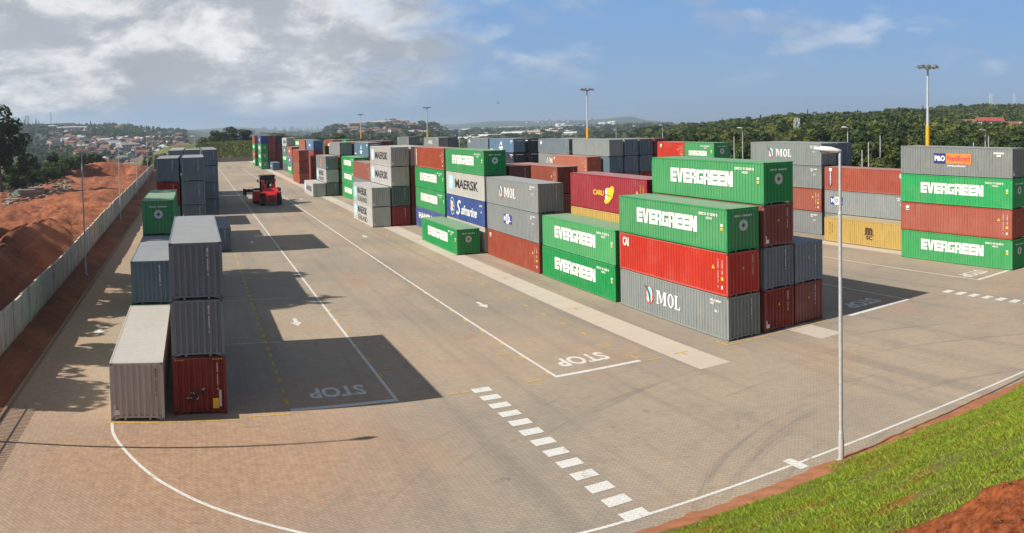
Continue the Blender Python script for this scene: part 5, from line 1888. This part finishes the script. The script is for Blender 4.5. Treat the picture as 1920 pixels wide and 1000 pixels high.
def house(x, y, z, kind, wi, ri, rz, s, where, group, label=None, long=1.0):
    a, b, wn = house_geo(kind, wi, ri)
    t = tag(empty('house', (x, y, z), rz), label or f'small {WN[wi]} house with {RN[ri]} {where}', 'house', group)
    t.scale = (s * long, s, s)
    link('wall', a, t); link('roof', b, t); link('window', wn, t)


rs = np.random.default_rng(77)
HILLT = []
cnt = 0
occ = []
def spread(x, y, dm):
    for qx, qy in occ:
        if (qx - x) ** 2 + (qy - y) ** 2 < dm * dm: return False
    occ.append((x, y)); return True


tries = 0
while cnt < 210 and tries < 6000:
    tries += 1
    u = rs.uniform(95, 345); D = rs.uniform(430, 1750)
    if u < 150 and D < 900: continue
    if u > 300 and D < 900: continue
    x, y = at(u, D)
    if mnoise.noise((x * .004, y * .004, 7)) < -.12: continue
    if not spread(x, y, 17): continue
    house(x, y, land(x, y) + .6, int(rs.integers(0, 3)), int(rs.choice([0, 1, 2], p=[.5, .3, .2])), int(rs.choice(5, p=[.22, .28, .25, .17, .08])), float(rs.uniform(0, PI)), float(rs.uniform(.65, 1.0)), 'on the left hillside', 'houses on the left hillside')
    cnt += 1
cnt = 0; tries = 0
while cnt < 90 and tries < 3000:
    tries += 1
    u = rs.uniform(640, 815); D = rs.uniform(1300, 1880); x, y = at(u, D)
    if not spread(x, y, 20): continue
    house(x, y, land(x, y) + 1.5, int(rs.integers(0, 3)), int(rs.choice([0, 1, 2], p=[.45, .35, .2])), int(rs.choice(5, p=[.3, .3, .15, .15, .1])), float(rs.uniform(0, PI)), float(rs.uniform(.9, 1.3)), 'on the hill over the middle block', 'houses on the central hill')
    cnt += 1
for i, ((hx, hy), (u, D, wdt, c)) in enumerate(zip(hp, HOUSES_R)):
    house(hx, hy, land(hx, hy) + 1.5, 0, 0, [0, 3, 4, 0][c], -az_of(u) + .25 * (c - 1), min(1.15, wdt / 14), '', 'villas on the wooded right hill',
          ['white villa with terracotta roof left of the long red-roofed one', 'small white villa with pale roof below the red-roofed ones', 'long villa with bright red roof among the hillside trees', 'pinkish villa with terracotta roof lowest on the right hill', 'white villa at the far right of the wooded hill', 'tiny white house left of the villas'][i], 1.25 if c == 2 else 1.0)

for k in range(1700):
    u = rs.uniform(40, 350); D = rs.uniform(330, 2000)
    x, y = at(u, D)
    if u > 160 and D < 420: continue
    if any((qx - x) ** 2 + (qy - y) ** 2 < 90 for qx, qy in occ): continue
    HILLT.append((x, y, land(x, y), float(rs.uniform(3.8, 7.0)) * (1.0 if D < 1200 else 1.3), float(rs.uniform(1.0, 1.6))))
mass('hillside_woods', HILLT, M_LEAFD, ['round', 'bush'], 60, 1.6, 'dark trees filling the gaps between the houses of the left hillside', 'trees')
HT = []
for k in range(430):
    u = rs.uniform(600, 850); D = rs.uniform(900, 2000); x, y = at(u, D)
    if any((qx - x) ** 2 + (qy - y) ** 2 < 90 for qx, qy in occ): continue
    HT.append((x, y, land(x, y), float(rs.uniform(4, 7.5)), float(rs.uniform(1.0, 1.6))))
mass('hilltop_woods', HT, M_LEAFD, ['round', 'bush'], 60, 1.6, 'dark trees between the houses of the central hill', 'trees')
PT = []
for k in range(1500):
    u = rs.uniform(440, 1260); D = rs.uniform(560, 3600); x, y = at(u, D)
    PT.append((x, y, land(x, y), float(rs.uniform(7, 12)) * (1 + D / 4000), float(rs.uniform(1.1, 2.2))))
mass('plain_woods', PT, M_LEAFD, ['round', 'bush'], 40, 1.9, 'scattered dark trees over the plain beyond the yard', 'trees')

M_SHED = [simple('shed_white', (0.66, 0.66, 0.65), 0.6), simple('shed_tan', (0.46, 0.36, 0.25), 0.7), simple('shed_pink', (0.45, 0.28, 0.23), 0.7), simple('shed_grey', (0.35, 0.37, 0.40), 0.6)]
SH = []
for wi in range(4):
    for k in range(2):
        a = MB(); a.box(-.5, -.5, -1, .5, .5, .8); b = MB()
        b.prism([(-.52, .8), (.52, .8), (0, 1.05)], -.51, .51)
        SH.append((a.mesh('wall', (M_SHED[wi],), recalc=True), b.mesh('roof', (M_SHED[[0, 1, 2, 3][wi] if k == 0 else 0],), recalc=True), wi))
for k in range(70):
    u = rs.uniform(812, 1235); D = rs.uniform(1300, 4300); x, y = at(u, D)
    a, b, wi = SH[int(rs.integers(0, 8))]
    t = tag(empty('shed', (x, y, land(x, y)), float(rs.uniform(-.3, .3)) - az_of(u)), f"long low {['white', 'tan', 'pinkish', 'grey'][wi]} warehouse on the hazy plain", 'warehouse', 'warehouses on the distant plain')
    t.scale = (float(rs.uniform(30, 95)) * (D / 2500) ** .5, float(rs.uniform(25, 60)), float(rs.uniform(7, 12)))
    link('wall', a, t); link('roof', b, t)
# a broad tan works and storage tanks
for u, D, wd, hh, wi, lab in ((1000, 1650, 120, 12, 1, 'broad tan factory hall just over the containers at centre'), (905, 1750, 60, 10, 2, 'pinkish warehouse left of the broad tan hall'), (945, 1700, 55, 10, 0, 'white warehouse between the pinkish one and the tan hall')):
    x, y = at(u, D); a, b, _ = SH[wi * 2]
    t = tag(empty('factory', (x, y, land(x, y) + 1), -az_of(u)), lab, 'warehouse'); t.scale = (wd, 40, hh); link('wall', a, t); link('roof', b, t)
mbt = MB(); mbt.tube((0, 0, 0), (0, 0, 1), 1, 1, 24); mbt.tube((0, 0, 1), (0, 0, 1.15), 1, .1, 24)
tank = mbt.mesh('tank', (M_SHED[0],), recalc=True)
for k, u in enumerate((1048, 1058, 1128, 1134, 1146, 1152)):
    x, y = at(u, 4100); o = link('storage_tank', tank, None, (x, y, land(x, y))); o.scale = (16, 16, 20)
    tag(o, 'white round storage tank on the hazy plain', 'tank', 'storage tanks on the distant plain')
tb = MB(); tb.box(-.5, -.5, -.2, .5, .5, 1); tb.box(-.2, -.2, 1, .2, .2, 1.12); tower = tb.mesh('tower', (M_SHED[3],), recalc=True)
for k in range(38):
    u = rs.uniform(495, 650) if k < 26 else rs.uniform(985, 1110); D = 7600 if k < 26 else 6300; x, y = at(u, D + float(rs.uniform(-500, 500)))
    o = link('tower_block', tower, None, (x, y, land(x, y))); o.scale = (float(rs.uniform(18, 45)), 22, float(rs.uniform(14, 36)) if k < 26 else float(rs.uniform(8, 18)))
    tag(o, 'faint tower block on the distant skyline', 'tower block', 'city skyline')
# flat-topped estate on the central hill and the institution on the left hill
for u, D, wd, hh, lab in ((690, 1860, 85, 9, 'long flat-roofed block crowning the central hill on its left'), (738, 1870, 75, 9, 'long flat-roofed block crowning the central hill on its right'), (128, 1500, 38, 9, 'long pale institution building near the top of the left hill'), (113, 1820, 70, 10, 'pale flat building on the crest of the left hill')):
    x, y = at(u, D); a, b, _ = SH[6]
    t = tag(empty('apartment_block', (x, y, land(x, y) + 2), -az_of(u)), lab, 'building'); t.scale = (wd, 16, hh); link('wall', a, t); link('roof', b, t)


def lattice(u, D, z0, z1, wd, label, name='pylon', arms=True):
    x, y = at(u, D)
    t = tag(empty(name, (x, y, z0), .4), label, 'pylon' if name == 'pylon' else 'mast')
    h = z1 - z0; mb = MB(); b = .16 * wd / 2.0
    n = max(4, int(h / wd / 1.1)); 
    for k in range(n):
        za, zb = h * k / n, h * (k + 1) / n
        wa, wb = wd / 2 * (1 - .35 * k / n), wd / 2 * (1 - .35 * (k + 1) / n)
        ca = [(-wa, -wa), (wa, -wa), (wa, wa), (-wa, wa)]; cb = [(-wb, -wb), (wb, -wb), (wb, wb), (-wb, wb)]
        for i in range(4):
            j = (i + 1) % 4
            mb.bar((*ca[i], za), (*cb[i], zb), b, b); mb.bar((*ca[i], za), (*cb[j], zb), b * .7, b * .7); mb.bar((*cb[i], zb), (*cb[j], zb), b * .7, b * .7)
    mb.build('lattice', M_GALV, t)
    if arms:
        am = MB()
        for f in (.62, .8): am.bar((-wd * 1.1, 0, h * f), (wd * 1.1, 0, h * f), b, b)
        am.build('cross_arm', M_GALV, t)


lattice(1495, 300, 2, 14.2, 2.3, 'square lattice pylon standing in front of the forest')
lattice(1858, 905, 28, 44, 4, 'lattice tower on the crest of the right hill', 'radio_mast', False)
lattice(1902, 920, 28, 46, 2.2, 'thin radio mast on the crest of the right hill', 'radio_mast', False)
lattice(98, 1850, 45, 78, 4, 'thin radio mast on the crest of the left hill', 'radio_mast', False)
lattice(53, 1850, 45, 72, 9, 'faint power pylon on the left hill behind the big tree')
for i, u in enumerate((1617, 1629, 1651, 1731, 1826, 1854, 1857, 1339, 1377, 1452)):
    D = 128 + 9 * (i % 3); x, y = at(u, D); z = land(x, y)
    mb = MB(); mb.tube((0, 0, -.5), (0, 0, 8.2 + (i % 3) - z), .10, .08, 8)
    tag(mb.build('utility_pole', M_GALV, None, (x, y, z)), 'thin pale pole standing in front of the forest', 'pole', 'poles before the forest')

# airliner
x, y = at(936, 3000)
t = tag(empty('airliner', (x, y, CAM.z + 43 / FPX * 3000), R(60)), 'small dark airliner low in the blue sky', 'aeroplane')
mb = MB(); mb.tube((-15, 0, 0), (11, 0, 0), 1.9, 1.9, 12); mb.tube((11, 0, 0), (15, 0, -.4), 1.9, .4, 12); mb.tube((-21, 0, 1), (-15, 0, 0), .4, 1.9, 12); mb.build('fuselage', M_STICK, t)
for s in (-1, 1):
    mb = MB(); mb.poly([(4, s * 1.5, -.6), (-2, s * 1.5, -.6), (-6, s * 16, .6), (-4, s * 16, .6)]); mb.poly([(4, s * 1.5, -1.0), (-2, s * 1.5, -1.0), (-6, s * 16, .4), (-4, s * 16, .4)]); mb.build('wing', M_STICK, t)
    mb = MB(); mb.tube((3, s * 5.5, -1.6), (-1, s * 5.5, -1.6), 1.0, .8, 10); mb.build('engine', M_STICK, t)
mb = MB(); mb.prism([(0, 0), (.01, 0), (.01, .01)], 0, .01); mb = MB(); mb.poly([(-14, .15, 1.5), (-20, .15, 1.5), (-21, .15, 7), (-18, .15, 7)]); mb.poly([(-14, -.15, 1.5), (-20, -.15, 1.5), (-21, -.15, 7), (-18, -.15, 7)]); mb.poly([(-17, -6, 1.6), (-20, -6, 1.6), (-20, 6, 1.6), (-17, 6, 1.6)]); mb.build('tail', M_STICK, t)

# ------------------------------------------------------------------ rubble and stacked slabs on the lot
M_SLAB = concrete_mat('old_slabs', (0.20, 0.15, 0.11), (0.34, 0.28, 0.22), 1.2)
M_TARP = simple('green_tarpaulin', (0.03, 0.09, 0.06), 0.7)
rs = np.random.default_rng(9)
SLABG = 'slab stacks on the red earth lot'
for i, (u, D, nl, lab) in enumerate(((47, 170, 6, 'lower stack of broken concrete slabs at the rim of the red earth lot'), (66, 175, 8, 'taller stack of broken concrete slabs at the rim of the red earth lot'), (18, 162, 3, 'small heap of pale slabs at the foot of the big dark tree'))):
    x, y = at(u, D); mb = MB(); z = 0
    for k in range(nl):
        a = rs.uniform(-.15, .15); w2, d2 = rs.uniform(1.4, 1.9), rs.uniform(.9, 1.3); h = .30
        c, s = math.cos(a), math.sin(a); ox, oy = rs.uniform(-.2, .2, 2)
        b0 = len(mb.v)
        mb.box(-w2, -d2, z, w2, d2, z + h - .03)
        mb.v[b0:] = [(ox + p[0] * c - p[1] * s, oy + p[0] * s + p[1] * c, p[2]) for p in mb.v[b0:]]
        z += h
    tag(mb.build('slab_stack', M_SLAB, None, (x, y, lot_z(x, y) - .1)), lab, 'slab stack', SLABG)
mb = MB()
for k in range(240):
    u = rs.uniform(0, 135); D = rs.uniform(150, 195) + u * .25; x, y = at(u, D)
    s = rs.uniform(.15, .6); z = lot_z(x, y)
    b0 = len(mb.v); mb.box(-s, -s * .7, -.1, s, s * .7, s * rs.uniform(.4, 1.0)); a = rs.uniform(0, PI); c, sn = math.cos(a), math.sin(a); tl = rs.uniform(-.4, .4)
    mb.v[b0:] = [(x + p[0] * c - p[1] * sn, y + p[0] * sn + p[1] * c, z + p[2] + p[0] * tl) for p in mb.v[b0:]]
tag(mb.build('rubble', M_SLAB), 'rubble strewn along the rim of the red earth lot', 'rubble', None, 'stuff')
x, y = at(36, 178)
mb = MB()
for k in range(8):
    for j in range(5):
        a0_, a1_ = k * PI / 4, (k + 1) * PI / 4
        r0, r1 = 2.6 * (1 - j / 5), 2.6 * (1 - (j + 1) / 5); z0, z1 = 1.9 * (j / 5) ** .7, 1.9 * ((j + 1) / 5) ** .7
        mb.quad((r0 * math.cos(a0_), r0 * math.sin(a0_), z0), (r0 * math.cos(a1_), r0 * math.sin(a1_), z0), (r1 * math.cos(a1_), r1 * math.sin(a1_), z1), (r1 * math.cos(a0_), r1 * math.sin(a0_), z1))
tag(mb.build('covered_heap', M_TARP, None, (x, y, lot_z(x, y) - .1)), 'heap under a dark green cover beside the slab stacks', 'heap')
mb = MB()
for k in range(70):
    x = rs.uniform(-39.9, -38.3); y = rs.uniform(0, 200); s = rs.uniform(.03, .10); z = lot_z(x, y)
    if rs.uniform() < .5: y = rs.choice([62, 75, 96]) + rs.normal() * 2.5; z = lot_z(x, y)
    mb.box(x - s, y - s, z - .03, x + s, y + s * .8, z + s)
tag(mb.build('gravel', M_SLAB), 'pale stones scattered on the earth verge between kerb and concrete fence', 'stones', None, 'stuff')

# ------------------------------------------------------------------ turf on the embankment
rs = np.random.default_rng(31)
N = 400000
gx = rs.uniform(-20.5, 14, N); gy = -14.7 - rs.uniform(0, 1, N) * 17.5
pts = []
for x, y in zip(gx, gy):
    d = toe(x) - y
    if d < .25 or bare(x, y) > .25: continue
    f = mnoise.noise((x * .35, y * .35, 2)) + .5 * mnoise.noise((x * .9, y * .9, 5))
    if d < .8 or (d < 1.9 and f < .10): continue
    q = mnoise.noise((x * .55, y * .55, 23)) + .4 * mnoise.noise((x * 1.7, y * 1.7, 25)) - (.15 if bare(x, y) > -1.6 else 0)
    if q < -.75 or (q < -.45 and (x * 73.1 + y * 31.7) % 1 > .45): continue
    k = (.62 + .35 * max(-.6, min(1, q))) * (.7 if d < 2.0 else 1)
    pts.append((x, y, bank_z(x, y), k))
Pn = np.array(pts); n = len(Pn)
hgt = (Pn[:, 3] * rs.uniform(.06, .19, n))[:, None]
ang = rs.uniform(0, 2 * PI, n); dr = np.stack([np.cos(ang), np.sin(ang), np.zeros(n)], 1)
lean = rs.normal(scale=.40, size=(n, 3)); lean[:, 2] = 1
base = Pn[:, :3] - np.array([0, 0, .02]); wd = .004 + .004 * rs.uniform(size=(n, 1))
V = np.stack([base - dr * wd, base + dr * wd, base + lean * hgt * .6 + dr * wd * .7, base + lean * hgt * np.array([1.5, 1.5, 1])], 1)
tag(link('grass', np_mesh('grass', V.reshape(-1, 3), np.arange(n * 4).reshape(-1, 4), (M_GRASS,))), 'bright green grass growing on the slope of the bank', 'grass', None, 'stuff')
mb = MB()
for k in range(700):
    x = rs.uniform(-20.5, -14); y = rs.uniform(-31, -24)
    if bare(x, y) < .1: continue
    s = rs.uniform(.012, .05) * (1 + (rs.uniform() > .93)); z = bank_z(x, y)
    b0 = len(mb.v); mb.tube((0, 0, -s * .5), (0, 0, s * .6), s, s * .6, 6)
    mb.v[b0:] = [(x + p[0] * rs.uniform(.7, 1.4), y + p[1] * rs.uniform(.7, 1.3), z + p[2] * rs.uniform(.7, 1.2)) for p in mb.v[b0:]]
tag(mb.build('soil_clods', M_SOIL), 'clods of red soil on the bare top of the bank', 'soil', None, 'stuff')

# ------------------------------------------------------------------ the hazy air over the country
mb = MB(); mb.box(-13200, -13200, -32, 13200, 13200, 135)
hz = mb.build('haze', None)
hz.data.materials.clear()
hm = bpy.data.materials.new('hazy_air'); hm.use_nodes = True
ht = hm.node_tree; ht.nodes.clear()
pv = nd(ht, 'ShaderNodeVolumePrincipled'); pv.inputs['Color'].default_value = (0.66, 0.82, 1.0, 1); pv.inputs['Density'].default_value = 0.00015; pv.inputs['Anisotropy'].default_value = 0.25
ho = nd(ht, 'ShaderNodeOutputMaterial'); ht.links.new(pv.outputs[0], ho.inputs['Volume'])
hz.data.materials.append(hm)
tag(hz, 'pale haze veiling the far hills', 'haze', None, 'stuff')
